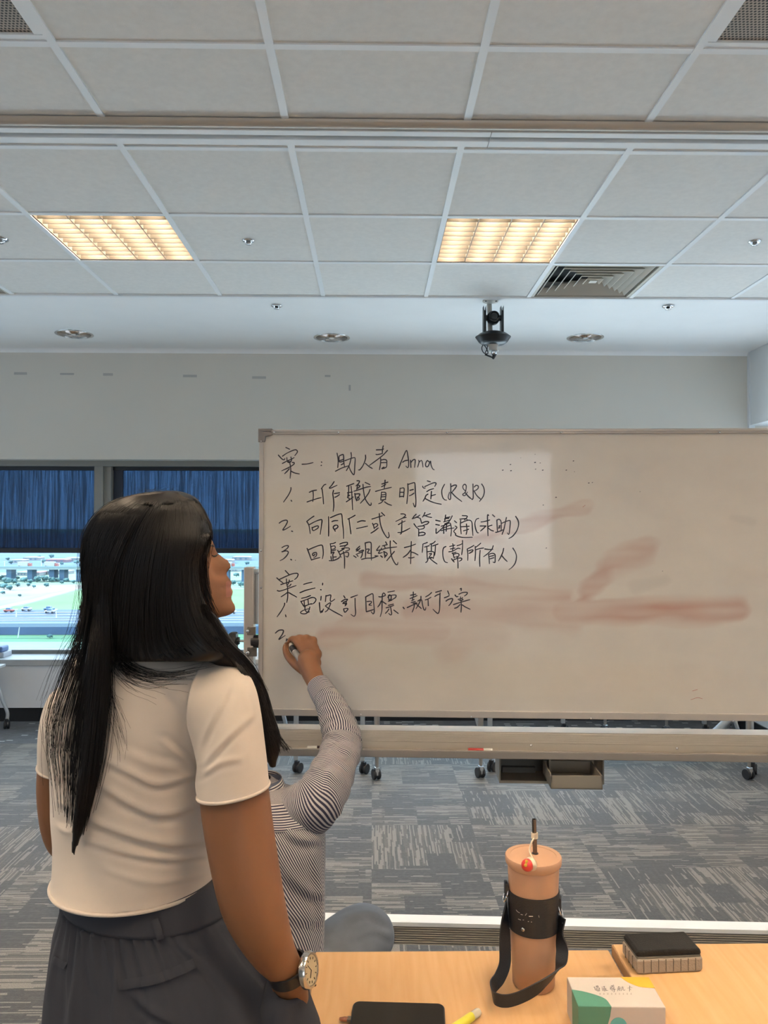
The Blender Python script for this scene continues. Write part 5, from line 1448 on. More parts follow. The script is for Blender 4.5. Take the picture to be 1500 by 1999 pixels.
# right arm, hand in the pocket
RA = [(P(432, 1372, 1.215), .040), (P(450, 1450, 1.195), .044), (P(457, 1520, 1.184), .049), (P(459, 1560, 1.182), .0515), (P(470, 1640, 1.17), .0505), (P(489, 1742, 1.158), .0478), (P(507, 1800, 1.155), .0425), (P(532, 1855, 1.16), .0335), (P(558, 1894, 1.168), .0255), (P(566, 1918, 1.18), .0255)]
body.limb([p for p, r_ in RA], [r_ for p, r_ in RA], 28, 5)
hw = P(563, 1950, 1.195)
body.limb([P(566, 1914, 1.18), hw, P(560, 1985, 1.205)], [.026, .031, .030], 16)
for k, (dx, L_) in enumerate(((-.028, .062), (-.010, .075), (.009, .07), (.026, .052))):
    b0 = P(560, 1985, 1.205)+AX*dx*.3+AY*dx; body.limb([b0, b0+V((-.006, .01, -L_*.5)), b0+V((-.014, .02, -L_))], [.0095, .009, .0075], 10)
b0 = P(560, 1945, 1.185); body.limb([b0, b0+V((-.02, .02, -.03)), b0+V((-.03, .035, -.06))], [.011, .010, .008], 10)
# left arm, forearm raised in front
LA = [(P(134, 1385, 1.392), .040), (P(128, 1450, 1.42), .043), (P(124, 1540, 1.44), .046), (P(128, 1622, 1.45), .040), (P(150, 1640, 1.50), .037), (P(215, 1610, 1.56), .028), (P(260, 1580, 1.585), .025)]
body.limb([p for p, r_ in LA], [r_ for p, r_ in LA], 24, 5)
h0 = P(260, 1580, 1.585); hd = V((.8, .2, .25)).normalized()
body.limb([h0, h0+hd*.05, h0+hd*.085], [.025, .031, .030], 16)
for k, L_ in enumerate((.062, .072, .068, .05)):
    b0 = h0+hd*.085+V((0, .012, 0))+V((0, 0, 1))*(.026-.0175*k); body.limb([b0, b0+hd*L_*.6+V((0, .01, 0)), b0+hd*L_+V((0, .03, -.005))], [.0088, .0082, .007], 10)
b0 = h0+hd*.03+V((0, .0, .028)); body.limb([b0, b0+hd*.03+V((0, .01, .025)), b0+hd*.06+V((0, .02, .035))], [.0105, .0095, .008], 10)
me = union(body, .0037, 3, .5)
bo_ = link('body', me, [M_SKIN, M_LIP], wo, smooth=True)
for p in me.polygons:
    c = p.center; px_, py_ = pix(c)
    lat = (c-P(HX, 1100, HY)).dot(HR)
    if 1135 < py_ < 1165 and px_ > 441 and abs(lat) < .016 and (c-P(HX, 1100, HY)).dot(HF) > .09: p.material_index = 1
# eye, lashes, brow
def bvh_of(objs):
    vs, fs = [], []
    for o in objs:
        n0 = len(vs); vs += [v.co.copy() for v in o.data.vertices]; fs += [tuple(i+n0 for i in p.vertices) for p in o.data.polygons]
    return BVHTree.FromPolygons(vs, fs)
BB = bvh_of([bo_])
def hit(bv, px, py, off=.001):
    d = ray(px, py).normalized(); h = bv.ray_cast(CAM, d)
    return None if h[0] is None else h[0]-d*off
M_LASH = pr('lash_black', (.012, .009, .008), .5)
def facecurve(pts, r0, name, mat):
    q = [hit(BB, x, y, .0006) for x, y in pts]; q = [a for a in q if a]
    if len(q) > 2:
        q = spline(q, 5); MB().tube(q, [r0*(.4+.6*math.sin(math.pi*(i+1)/(len(q)+1))) for i in range(len(q))], 8).build(name, mat, wo, smooth=True)
facecurve([(414, 1084), (417, 1085.5), (420.5, 1085.5), (423.5, 1083.5), (426, 1081.5)], .0014, 'eyelash', M_LASH)
facecurve([(404, 1071), (410, 1066), (415, 1065), (418, 1067)], .0016, 'eyebrow', M_LASH)
# ---- t-shirt
def tee():
    m, t, b = nt('beige_jersey'); g = G(t); v = g.obj()
    g.l(g.mix(g.noise(v, 7, 2), (.54, .46, .385), (.58, .495, .415)), b.inputs['Base Color'])
    b.inputs['Roughness'].default_value = .8; b.inputs['Sheen Weight'].default_value = .15; b.inputs['Specular IOR Level'].default_value = .25
    g.bump(g.noise(g.scale(v, (1, 1, 3)), 700, 1), .1, .001, b); return m
M_TEE = tee()
def fold_push(me, curves, facing=True):
    """press fabric folds into a mesh: each curve is a ridge with a groove below it"""
    n = len(me.vertices); co = np.empty(n*3); me.vertices.foreach_get('co', co); co = co.reshape(-1, 3)
    no = np.empty(n*3); me.vertex_normals.foreach_get('vector', no); no = no.reshape(-1, 3)
    d = co-np.array(CAM); k = d@np.array(FW); X = 750+FPX*(d@np.array(RT))/k; Y = 999.5-FPX*(d@np.array(UP))/k
    face = np.clip(-(no*d).sum(1)/np.linalg.norm(d, axis=1)*2.5, 0, 1)
    push = np.zeros(n)
    for pts, A, sg, groove in curves:
        q = [(p.x, p.y) for p in spline([V((a, b_, 0)) for a, b_ in pts], 8)]; best = np.full(n, 1e9); sgn = np.zeros(n); tt = np.zeros(n)
        for i in range(len(q)-1):
            ax, ay = q[i]; bx, by = q[i+1]; ux, uy = bx-ax, by-ay; L2 = ux*ux+uy*uy+1e-9
            t = np.clip(((X-ax)*ux+(Y-ay)*uy)/L2, 0, 1); dx, dy = X-ax-t*ux, Y-ay-t*uy; dd = np.hypot(dx, dy)
            m_ = dd < best; best[m_] = dd[m_]; sgn[m_] = np.sign(ux*dy-uy*dx)[m_]; tt[m_] = ((i+t)/(len(q)-1))[m_]
        env = np.sin(np.pi*np.clip(tt*.9+.05, 0, 1))**.6
        s_ = best*sgn
        push += A*env*(np.exp(-(s_/sg)**2) - groove*np.exp(-((s_-sg*1.5)/(sg*.8))**2))
    co += no*(push*face)[:, None]
    me.vertices.foreach_set('co', co.ravel()); me.update()
def orient(o_me): recalc(o_me)
mb = MB(); NR = 150
rows = interp(TORSO, NR)
mb.loft([ering(V((wx(cx), YW0, zpx(py))), w, d, 170) for py, cx, w, d in rows], caps=False)
me = bpy.data.meshes.new('t_shirt'); me.from_pydata(mb.v, [], mb.f); me.update(); recalc(me)
FOLDS = [([(196, 1530), (258, 1568), (318, 1588), (384, 1572)], .0062, 9, .9), ([(178, 1600), (248, 1626), (330, 1646), (412, 1640)], .0060, 9, .9), ([(170, 1640), (250, 1664), (330, 1676), (400, 1668)], .004, 7, .7), ([(198, 1478), (264, 1512), (314, 1530), (388, 1508)], .0045, 8, .8), ([(388, 1502), (356, 1474), (318, 1446)], .0045, 7, .8), ([(386, 1520), (350, 1500), (300, 1490), (250, 1470)], .003, 9, .6), ([(392, 1490), (372, 1450), (362, 1410)], .0035, 7, .8), ([(150, 1560), (130, 1570), (112, 1560)], .004, 7, .8), ([(160, 1610), (135, 1622), (112, 1612)], .004, 7, .8), ([(210, 1700), (300, 1722), (400, 1706)], .002, 8, .3), ([(330, 1340), (370, 1390), (385, 1450)], .0028, 12, .5), ([(160, 1500), (135, 1515), (110, 1505)], .004, 7, .8)]
for v in me.vertices:
    v.co.x += .0022*mnoise.noise(V((v.co.x*9, v.co.y*9, v.co.z*16))); v.co.y += .004*mnoise.noise(V((v.co.x*7+5, v.co.y*7, v.co.z*15)))
me.update(); fold_push(me, FOLDS)
tsh = link('t_shirt', me, M_TEE, wo, smooth=True)
sm = tsh.modifiers.new('thick', 'SOLIDIFY'); sm.thickness = .002; sm.offset = -1
def ribring(ring, r_, name, par, mat):
    MB().tube([V(p) for p in ring]+[V(ring[0]), V(ring[1])], r_, 8).build(name, mat, par, smooth=True)
last = rows[-1]
ribring([p for p in ering(V((wx(last[1]), YW0, zpx(last[0])+.001)), last[2]+.0008, last[3]+.0008, 120)], .0030, 'rolled_hem', tsh, M_TEE)
def sleeve(R, yo, yi, minor, name, folds):
    rr = interp([(o[0], o[1], i_[0], i_[1], a, b_, m_) for (o, i_), a, b_, m_ in zip(R, yo, yi, minor)], 60); mb = MB(); rg = []
    for ox, oy, ix, iy, a, b_, m_ in rr:
        po, pi_ = P(ox, oy, a), P(ix, iy, b_); c = (po+pi_)/2; h = (po-pi_)/2
        mm = V((.12, 1, 0)); mm -= h*(mm.dot(h)/h.dot(h)); mm.normalize()
        rg.append([c+h*math.cos(t)+mm*m_*math.sin(t) for t in [2*math.pi*i/110 for i in range(110)]])
    mb.loft(rg, caps=False); me = bpy.data.meshes.new(name); me.from_pydata(mb.v, [], mb.f); me.update(); recalc(me)
    fold_push(me, folds); o = link(name, me, M_TEE, tsh, smooth=True)
    s_ = o.modifiers.new('thick', 'SOLIDIFY'); s_.thickness = .002; s_.offset = -1
    ribring(rg[-1], .0026, 'rolled_hem', tsh, M_TEE)
    return o
RS = [((405, 1292), (380, 1440)), ((455, 1299), (388, 1484)), ((482, 1314), (389, 1500)), ((498, 1345), (387, 1509)), ((508, 1390), (385, 1520)), ((515, 1440), (384, 1532)), ((521, 1490), (385, 1543)), ((525, 1531), (387, 1553))]
rsl = sleeve(RS, [1.235, 1.23, 1.222, 1.21, 1.20, 1.192, 1.186, 1.182], [1.21, 1.208, 1.205, 1.20, 1.195, 1.19, 1.185, 1.18], [.062, .064, .064, .063, .061, .059, .058, .057], 'sleeve', [([(390, 1500), (430, 1455), (470, 1415), (496, 1395)], .0028, 7, .9), ([(388, 1490), (398, 1440), (425, 1385), (450, 1340)], .0028, 7, .9), ([(391, 1512), (430, 1490), (470, 1480)], .0028, 7, .7), ([(470, 1330), (490, 1370), (500, 1430)], .002, 10, .5)])
LS = [((140, 1330), (170, 1470)), ((125, 1338), (168, 1478)), ((110, 1350), (166, 1486)), ((98, 1375), (166, 1492)), ((90, 1405), (166, 1497)), ((85, 1440), (166, 1502)), ((82, 1487), (166, 1508))]
sleeve(LS, [1.385, 1.39, 1.395, 1.40, 1.405, 1.41, 1.415], [1.37]*3+[1.38, 1.39, 1.40, 1.41], [.06, .062, .062, .06, .058, .057, .056], 'sleeve', [([(90, 1420), (110, 1450), (140, 1470)], .003, 7, .7)])
seam = [hit(bvh_of([rsl]), x, y, .0002) for x, y in ((478, 1316), (462, 1335), (446, 1362), (428, 1395), (412, 1430), (400, 1465), (392, 1492))]
seam = [s for s in seam if s]
# ---- trousers
def pants():
    m, t, b = nt('charcoal_twill'); g = G(t); v = g.obj()
    g.l(g.mix(g.noise(v, 8, 2), (.033, .034, .042), (.042, .043, .052)), b.inputs['Base Color'])
    b.inputs['Roughness'].default_value = .85; b.inputs['Specular IOR Level'].default_value = .3
    g.bump(g.noise(g.scale(v, (1, 1, .4)), 600, 1), .15, .001, b); return m
M_PANT = pants()
mb = MB(); rows = interp(TROU, 110); n = 220; rg = []
for z, cx, w, d in rows:
    ring = ering(V((wx(cx), YW0, z)), w, d, n)
    for i in range(n):
        t = 2*math.pi*i/n; out = AX*math.cos(t)+AY*math.sin(t)
        gth = math.exp(-((z-.889)/.008)**2)*.6+math.exp(-max(0, .889-z)/.05)*(z < .889)
        back = max(0, math.cos(t+math.pi/2))                        # gathered at the back
        ring[i] = ring[i]+out*gth*back*(.0045*math.sin(t*46+2*math.sin(t*7))+.0025*math.sin(t*83))+out*(z < .88)*.006*math.sin(t*13+4*mnoise.noise(V((t*2, z*3, 0))))*min(1, (.88-z)/.1)*.6
    rg.append(ring)
mb.loft(rg, caps=False)
# legs
for s in (-1, 1):
    hp = V((wx(340), YW0, 0))+AX*.112*s
    lr = []
    for z, w, d in ((.60, .098, .13), (.50, .105, .125), (.35, .108, .12), (.20, .112, .12), (.07, .112, .122)):
        lr.append(ering(hp+V((0, 0, z)), w, d, 48))
    mb.loft(lr, caps=False)
# cloth of the hip pocket around the hand
pr_ = []
for yl, l, yr_, r_, dn in ((1903, 530, 1917, 600, .054), (1918, 518, 1928, 603, .058), (1945, 507, 1950, 605, .060), (1985, 497, 1988, 606, .060), (2060, 490, 2060, 606, .060), (2160, 486, 2160, 600, .056), (2280, 480, 2280, 585, .045)):
    a_, b_ = P(l, yl, 1.205), P(r_, yr_, 1.205); c = (a_+b_)/2; h = (b_-a_)/2
    pr_.append([c+h*math.cos(t)+V((0, dn, 0))*math.sin(t) for t in [2*math.pi*i/60 for i in range(60)]])
mb.loft([[sum((V((q[0], q[1], q[2]))*1 for q in [p]), V()) for p in rr] for rr in pr_], caps=False)
me = bpy.data.meshes.new('trousers'); me.from_pydata(mb.v, [], mb.f); me.update(); recalc(me)
bulge = P(560, 1990, 1.19)
for v in me.vertices:
    dd = (v.co-bulge); q = math.exp(-(min(0, dd.x)/.06)**2-(dd.y/.085)**2-(max(0, dd.z)/.09)**4-(min(0, dd.z)/.22)**2)
    f = max(0, min(1, (.768+.25*max(0, -dd.x-.03)-v.co.z)/.035)); f = f*f*(3-2*f)
    v.co += V((.036, -.026, 0))*q*f
fold_push(me, [([(222, 1822), (226, 1900), (222, 1999)], .005, 7, .9), ([(160, 1820), (150, 1900), (135, 1999)], .005, 8, .8), ([(108, 1790), (98, 1860), (92, 1950)], .004, 8, .7), ([(330, 1830), (400, 1880), (470, 1960)], .005, 10, .8), ([(440, 1800), (500, 1880), (545, 1930)], .006, 9, .9), ([(180, 1815), (175, 1870), (182, 1930)], .003, 6, .7), ([(260, 1940), (300, 1975), (350, 2000)], .004, 9, .8), ([(535, 1940), (538, 1999), (540, 2020)], .004, 5, .8)])
tro = link('trousers', me, M_PANT, wo, smooth=True); s_ = tro.modifiers.new('thick', 'SOLIDIFY'); s_.thickness = .002; s_.offset = -1
mb = MB(); wrows = [(.889, 292.5, .1445, .119), (.894, 291, .1435, .1185), (.912, 288.5, .131, .114), (.930, 286, .123, .110), (.932, 286, .112, .10)]
mb.loft([ering(V((wx(cx), YW0, z)), w+.003, d+.003, 120) for z, cx, w, d in wrows], caps=False)
wbnd = mb.build('waistband', M_PANT, tro, smooth=True); s_ = wbnd.modifiers.new('thick', 'SOLIDIFY'); s_.thickness = .003; s_.offset = -1
TB_ = bvh_of([tro, wbnd])
def drape(bv, pts, wpx, th, name, mat, par, off=.0012):
    q = spline([V((a, b_, 0)) for a, b_ in pts], 10); rings = []
    for i, p in enumerate(q):
        t = (q[min(i+1, len(q)-1)]-q[max(i-1, 0)]).normalized(); nn = V((-t.y, t.x, 0))
        a = hit(bv, p.x+nn.x*wpx/2, p.y+nn.y*wpx/2, off); b_ = hit(bv, p.x-nn.x*wpx/2, p.y-nn.y*wpx/2, off)
        if a is None or b_ is None: continue
        u = (CAM-(a+b_)/2).normalized(); m_ = (a+b_)/2+u*th*.35
        rings.append([a, a+u*th*.8, m_+u*th*.9, b_+u*th*.8, b_, (a+b_)/2])
    if len(rings) > 1: return MB().loft(rings).build(name, mat, par, smooth='auto')
drape(TB_, [(303, 1794), (307, 1810), (314, 1834)], 15, .004, 'belt_loop', M_PANT, tro, .004)
drape(TB_, [(122, 1728), (115, 1745), (116, 1766)], 9, .005, 'belt_loop', M_PANT, tro, .006)
drape(TB_, [(231, 1924), (300, 1912), (345, 1896), (380, 1880)], 20, .0035, 'pocket_welt', M_PANT, tro, .0015)
drape(TB_, [(86, 1842), (100, 1870), (128, 1886)], 15, .0035, 'pocket_welt', M_PANT, tro, .002)
# shoes
for s in (-1, 1):
    hp = V((wx(340), YW0, 0))+AX*.105*s
    sh = MB(); sh.loft([ering(hp+AY*.05+V((0, 0, z)), w, d, 32) for z, w, d in ((0, .042, .128), (.02, .044, .132), (.045, .041, .122), (.07, .034, .085), (.085, .03, .055))])
    sh.build('shoe', pr('shoe_white', (.6, .6, .58), .5), wo, smooth='auto')
# wristwatch
wc = P(563, 1893, 1.168); fa = (P(568, 1918, 1.178)-P(541, 1850, 1.16)).normalized()
outw = V((.93, -.32, .10)); outw -= fa*outw.dot(fa); outw.normalize(); sd_ = fa.cross(outw)
ww = MB(); ring = [wc+outw*math.cos(t)*.0285+sd_*math.sin(t)*.0275 for t in [2*math.pi*i/48 for i in range(48)]]
ww.loft([[p+(p-wc).normalized()*h+fa*a for p in ring] for h, a in ((0, -.009), (.0028, -.0085), (.0028, .0085), (0, .009), (0, -.009))], caps=False)
strap = ww.build('wristwatch', pr('watch_strap_black', (.012, .011, .011), .4), wo, smooth='auto')
wf = wc+outw*.0285
M_SIL = pr('watch_silver', (.62, .60, .56), .18, 1, vary=.03)
MB().lathe([(.0001, 0), (.0235, 0), (.0252, .002), (.0252, .0075), (.023, .0105), (.0205, .0105), (.020, .0085), (.0001, .0085)], wf, 40, outw).build('watch_case', M_SIL, strap, smooth='auto')
MB().lathe([(.0198, .0084), (.0198, .0090), (.0001, .0090)], wf, 40, outw).build('dial', pr('watch_dial', (.50, .40, .24), .3), strap)
mb = MB()
for k in range(12):
    t = 2*math.pi*k/12; e1_ = fa*math.cos(t)+sd_*math.sin(t); mb.tube([wf+outw*.0093+e1_*.014, wf+outw*.0093+e1_*.0172], .0006, 6)
mb.tube([wf+outw*.0096, wf+outw*.0096+(fa*.5+sd_*.8)*.011], .0006, 6); mb.tube([wf+outw*.0096, wf+outw*.0096+(fa*-.9+sd_*.3)*.014], .0005, 6)
mb.build('dial_marks', pr('watch_marks', (.05, .04, .03), .4), strap)
MB().cyl(wf+outw*.005+fa*.0245, wf+outw*.005+fa*.029, .003, 12).build('crown', M_SIL, strap)
# ---- hair
def hairmat():
    m, t, b = nt('black_hair'); g = G(t)
    g.l(g.mix(g.noise(g.obj(), 30, 2), (.005, .004, .0035), (.011, .0085, .007)), b.inputs['Base Color'])
    b.inputs['Roughness'].default_value = .46; b.inputs['Specular IOR Level'].default_value = .28; return m
M_HAIR = hairmat()
ROWS = [(958, 312, 346), (963, 272, 366), (975, 228, 387), (1000, 188, 401), (1025, 170, 408), (1045, 162, 411), (1066, 159, 405), (1090, 159, 391), (1120, 161, 387), (1150, 165, 391), (1178, 168, 401), (1204, 170, 412), (1220, 172, 422), (1253, 180, 434), (1278, 188, 440), (1292, 200, 420)]
rings = []
for py, xl, xr in interp(ROWS, 46):
    ring = []; n = 64
    for i in range(n):
        t = 2*math.pi*i/n; c_, s_ = math.cos(t), math.sin(t); x = (xl+xr)/2+(xr-xl)/2*c_; f = (c_+1)/2
        top = max(0, min(1, (1075-py)/95)); top = top*top*(3-2*top); wN = (xr-xl)/250
        ye = 1.29-.085*f*(1-top)-.02*top*f
        Y = ye-(.082+.02*top)*max(0, s_)**.85*min(1, wN*1.3) if s_ > 0 else ye+(.02+.085*top*min(1, wN))*(-s_)
        if py > 1225: Y -= .0*(py-1225)/60
        ring.append(P(x, py, Y))
    rings.append(ring)
hb = MB(); hb.loft(rings)
hb.limb([P(212, 1200, 1.23), P(200, 1250, 1.218), P(192, 1300, 1.212), P(190, 1380, 1.205), P(180, 1470, 1.195), P(165, 1560, 1.19), P(151, 1625, 1.19), P(143, 1668, 1.19)], [.012, .019, .020, .018, .016, .013, .008, .003], 16)
hb.limb([P(395, 1225, 1.205), P(430, 1268, 1.22), P(470, 1302, 1.245), P(500, 1345, 1.27), P(515, 1400, 1.28), P(527, 1450, 1.28), P(533, 1495, 1.275)], [.028, .024, .017, .016, .018, .019, .006], 16)
me = union(hb, .005, 4)
hair = link('hair', me, M_HAIR, wo, smooth=True)
DB = bvh_of([bo_, tsh, rsl, hair, tro])
GT = [[(318, 963), (265, 967), (208, 986), (170, 1030), (157, 1080), (160, 1150), (166, 1230), (158, 1290), (135, 1360)], [(322, 962), (285, 974), (240, 1008), (205, 1070), (195, 1150), (195, 1230), (190, 1300), (176, 1400)], [(326, 961), (305, 984), (275, 1040), (255, 1110), (245, 1190), (238, 1260), (228, 1305)], [(332, 961), (330, 988), (320, 1050), (310, 1120), (305, 1200), (315, 1265), (350, 1296)], [(338, 961), (355, 984), (362, 1040), (358, 1100), (365, 1170), (385, 1235), (440, 1285)], [(343, 962), (375, 976), (395, 1010), (396, 1060), (384, 1110), (389, 1160), (408, 1215), (440, 1268), (486, 1308)], [(347, 963), (383, 981), (405, 1015), (412, 1044), (404, 1072), (393, 1098), (390, 1130)]]
GL = [[(200, 1000), (176, 1050), (170, 1100), (164, 1163), (150, 1230), (125, 1290), (95, 1370), (86, 1425), (98, 1490), (104, 1530)], [(215, 1000), (188, 1050), (180, 1100), (174, 1180), (160, 1270), (130, 1350), (108, 1430), (110, 1510), (118, 1580), (112, 1625)], [(230, 1000), (202, 1060), (190, 1120), (184, 1200), (170, 1290), (145, 1380), (130, 1470), (134, 1560), (126, 1640)], [(245, 1000), (214, 1060), (195, 1120), (190, 1200), (180, 1300), (165, 1400), (155, 1500), (144, 1600), (140, 1668)], [(260, 1000), (225, 1060), (205, 1120), (202, 1200), (200, 1300), (198, 1380), (192, 1460), (180, 1540), (163, 1620), (147, 1675)], [(275, 1000), (240, 1070), (214, 1150), (213, 1250), (215, 1330), (212, 1400), (202, 1480), (183, 1560), (155, 1655)]]
GR = [[(395, 1180, 1.16), (415, 1240, 1.18), (455, 1290, 1.215), (492, 1340, 1.25), (506, 1410, 1.265), (520, 1475, 1.265), (525, 1506, 1.262)], [(400, 1180, 1.16), (425, 1240, 1.185), (470, 1290, 1.225), (503, 1340, 1.26), (518, 1400, 1.27), (532, 1455, 1.27), (540, 1498, 1.265)], [(405, 1190, 1.165), (432, 1245, 1.195), (480, 1295, 1.235), (512, 1350, 1.265), (526, 1410, 1.275), (545, 1455, 1.275), (552, 1482, 1.27)], [(410, 1200, 1.17), (438, 1255, 1.20), (486, 1300, 1.24), (514, 1360, 1.27), (534, 1425, 1.28), (560, 1458, 1.28), (585, 1468, 1.28)]]
SV, SF = [], []
def strand(pts, r0, r1):
    n = len(pts); o = len(SV)
    for k, p in enumerate(pts):
        t = (pts[min(k+1, n-1)]-pts[max(k-1, 0)]).normalized(); u = t.orthogonal().normalized(); w = t.cross(u); r_ = (r0+(r1-r0)*k/(n-1))*min(1, .25+k*.2)
        for q in range(3): a = 2.0944*q; SV.append(tuple(p+(u*math.cos(a)+w*math.sin(a))*r_))
    for k in range(n-1):
        for q in range(3): SF.append((o+k*3+q, o+k*3+(q+1) % 3, o+(k+1)*3+(q+1) % 3, o+(k+1)*3+q))
def rs(gd, m): return interp([list(p) if len(p) == 3 else [p[0], p[1], 0] for p in gd], m)
def comb(guides, count, m, jit, wob, r0, r1, yfix=None, lift=(.0005, .004), trim=(.75, 1), spread=1.0, drp=True):
    gf = [rs(q, 160) for q in guides]; gs = [[q[int(round(159*(k/(m-1))**2.0))] for k in range(m)] for q in gf]
    for s in range(count):
        f = rng.uniform(0, len(gs)-1.001); i = int(f); f -= i
        f = min(1, max(0, f)); ph = rng.uniform(0, 6.28); ph2 = rng.uniform(0, 6.28); amp = rng.normal(0, wob); j = rng.normal(0, jit, 2); L = rng.uniform(*trim)
        off0 = rng.uniform(*lift); pts = []; last = None
        for k in range(m):
            u = k/(m-1); off = .0006+off0*min(1, u*2.2)
            if u > L and k > 4: break
            a = [gs[i][k][c]*(1-f)+gs[i+1][k][c]*f for c in range(3)] if len(gs) > 1 else gs[0][k]
            e = (.25+u)*spread
            x = a[0]+j[0]*e+amp*math.sin(u*5+ph)*e; y = a[1]+j[1]*.5*e+amp*.4*math.sin(u*4+ph2)*e
            if a[2]: Y = a[2]
            else:
                Y = None
            if drp or Y is None:
                d = ray(x, y).normalized(); h = DB.ray_cast(CAM, d)
                if Y is None:
                    Yh = h[0].y if h[0] is not None and h[0].y < 1.6 else None
                    if Yh is None and last is None: continue
                    if Yh is None: Yh = last
                    Y = Yh-off if last is None else min(Yh-off, last+(.012 if k > 7 else .05))
                    if last is not None and k > 5: Y = max(Y, last-.03)
                elif h[0] is not None and h[0].y < Y+.002 and h[0].y > Y-.03: Y = h[0].y-off*.5
            last = Y; pts.append(P(x, y, Y))
        if len(pts) > 3: strand(pts, r0, r1)
comb(GT, 2700, 30, 2.5, 2.0, .00055, .00035, lift=(.0003, .0035), trim=(.55, 1))
comb(GL[2:], 620, 22, 3.0, 4.0, .00055, .0003, lift=(.002, .012), trim=(.62, 1))
comb(GL[:4], 300, 22, 5, 6, .0005, .00025, lift=(.004, .014), trim=(.55, 1))
comb(GL[:3], 90, 22, 9, 9, .0004, .0002, lift=(.004, .014), trim=(.5, 1))
comb(GR, 520, 18, 3.0, 4.0, .00055, .0003, trim=(.62, 1))
comb(GR, 60, 18, 9, 8, .00035, .0002, trim=(.6, 1))
# stray hairs over the back, at the left and on the crown
comb([[(205, 1270), (215, 1300), (245, 1322), (290, 1338), (330, 1330), (370, 1318)], [(240, 1280), (262, 1300), (300, 1312), (350, 1310), (400, 1300), (440, 1292)], [(215, 1270), (225, 1310), (260, 1350), (300, 1372), (320, 1395)]], 110, 14, 9, 9, .0003, .00018, lift=(.001, .004), trim=(.5, 1))
comb([[(168, 1180), (150, 1235), (120, 1270), (85, 1340), (60, 1400)], [(165, 1150), (155, 1220), (135, 1265), (105, 1330), (80, 1390)], [(172, 1200), (160, 1260), (130, 1310), (110, 1370), (95, 1440)]], 150, 14, 10, 9, .00028, .00015, lift=(.001, .004), trim=(.45, 1))
comb([[(205, 1320), (225, 1370), (250, 1420), (270, 1440)], [(212, 1340), (220, 1400), (230, 1470), (225, 1540)]], 30, 12, 7, 6, .00028, .00015, lift=(.001, .004), trim=(.5, 1))
comb([[(300, 960), (270, 955), (240, 968), (220, 985)], [(350, 957), (380, 964), (398, 985), (405, 1000)], [(290, 962), (310, 948), (335, 950), (350, 962)]], 40, 8, 3, 4, .00022, .00014, lift=(.001, .006), trim=(.5, 1))
me = bpy.data.meshes.new('hair_strands'); me.from_pydata(SV, [], SF); me.update()
me.materials.append(M_HAIR); me.shade_smooth()
hs_ = bpy.data.objects.new('hair_strands', me); COL.objects.link(hs_); hs_.parent = hair; hs_.matrix_parent_inverse = Matrix.Identity(4)
hs_['kind'] = 'stuff'

# ------------------------------------------------------------------ the crouching man writing on the board
M_SKIN2 = pr('skin_brown', (.29, .125, .056), .48, spec=.35, vary=.07, vscale=12, bump=.06, bscale=260, sss=.12)
mo = thing('person', 'person in a striped shirt crouching behind the woman, raised right hand writing on the whiteboard', 'person', (P(500, 1900, 2.0).x, 2.0, 0))
bm_ = MB()
HC = P(452, 1432, 1.98)
bm_.sphere(HC, .098, 28, 18, (.80, 1.0, 1.12)); bm_.sphere(HC+V((-.0, .06, -.06)), .062, 20, 14, (.9, .9, .9)); bm_.sphere(HC+V((0, .10, -.01)), .014, 12, 8)
for s in (-1, 1): bm_.sphere(HC+V((s*.080, .0, -.01)), .026, 12, 8, (.35, .6, 1))
bm_.limb([HC+V((.02, -.015, -.08)), P(486, 1524, 1.97), P(500, 1562, 1.96)], [.050, .045, .044], 18)
shp, elb, wri = P(612, 1572, 1.90), P(672, 1446, 2.06), P(618, 1333, 2.28)
bm_.limb([P(560, 1600, 1.93), shp, elb.lerp(shp, .5)+V((0.006, 0, 0)), elb, elb.lerp(wri, .35), elb.lerp(wri, .8), wri], [.045, .040, .032, .028, .028, .026, .0262], 22)
# torso axis
TA, TBt = P(528, 1558, 1.955), P(545, 1985, 1.86)
bm_.limb([P(500, 1600, 1.96), P(510, 1700, 1.93), P(530, 1850, 1.88), P(545, 1980, 1.87)], [.085, .095, .10, .11], 24)
LSH = P(395, 1590, 2.0)
bm_.limb([P(470, 1580, 1.97), LSH, LSH+V((-.07, .06, -.17)), LSH+V((.0, .22, -.26)), LSH+V((.10, .28, -.24))], [.045, .045, .036, .03, .026], 18)
lh = LSH+V((.10, .28, -.24)); bm_.limb([lh, lh+V((.05, .02, -.01)), lh+V((.08, .02, -.02))], [.027, .032, .028], 14)
for k in range(4):
    b0 = lh+V((.085, .02, -.02))+V((0, .022-.015*k, 0)); bm_.limb([b0, b0+V((.035, .005, -.012)), b0+V((.055, .005, -.035))], [.0095, .009, .0075], 10)
b0 = lh+V((.03, .04, 0)); bm_.limb([b0, b0+V((.03, .03, 0)), b0+V((.055, .035, -.01))], [.011, .010, .008], 10)
hipm = P(545, 1985, 1.88); hipm.z = .30
KR = P(709, 1800, 2.12); KR.z -= .03; KL = V((KR.x-.42, 2.20, .44))
FR = V((KR.x-.03, 2.06, .07)); FLt = V((KL.x+.04, 2.12, .07))
for K_, F_, s in ((KR, FR, 1), (KL, FLt, -1)):
    bm_.limb([hipm+V((.09*s, .02, 0)), hipm.lerp(K_, .5)+V((.02*s, 0, .02)), K_], [.075, .068, .055], 22)
    bm_.limb([K_, K_.lerp(F_, .45)+V((0, -.035, 0)), F_+V((0, -.05, .03))], [.05, .046, .036], 18)
    bm_.limb([F_+V((0, -.06, -.02)), F_+V((0, .04, -.02)), F_+V((0, .13, -.04))], [.04, .042, .026], 14)
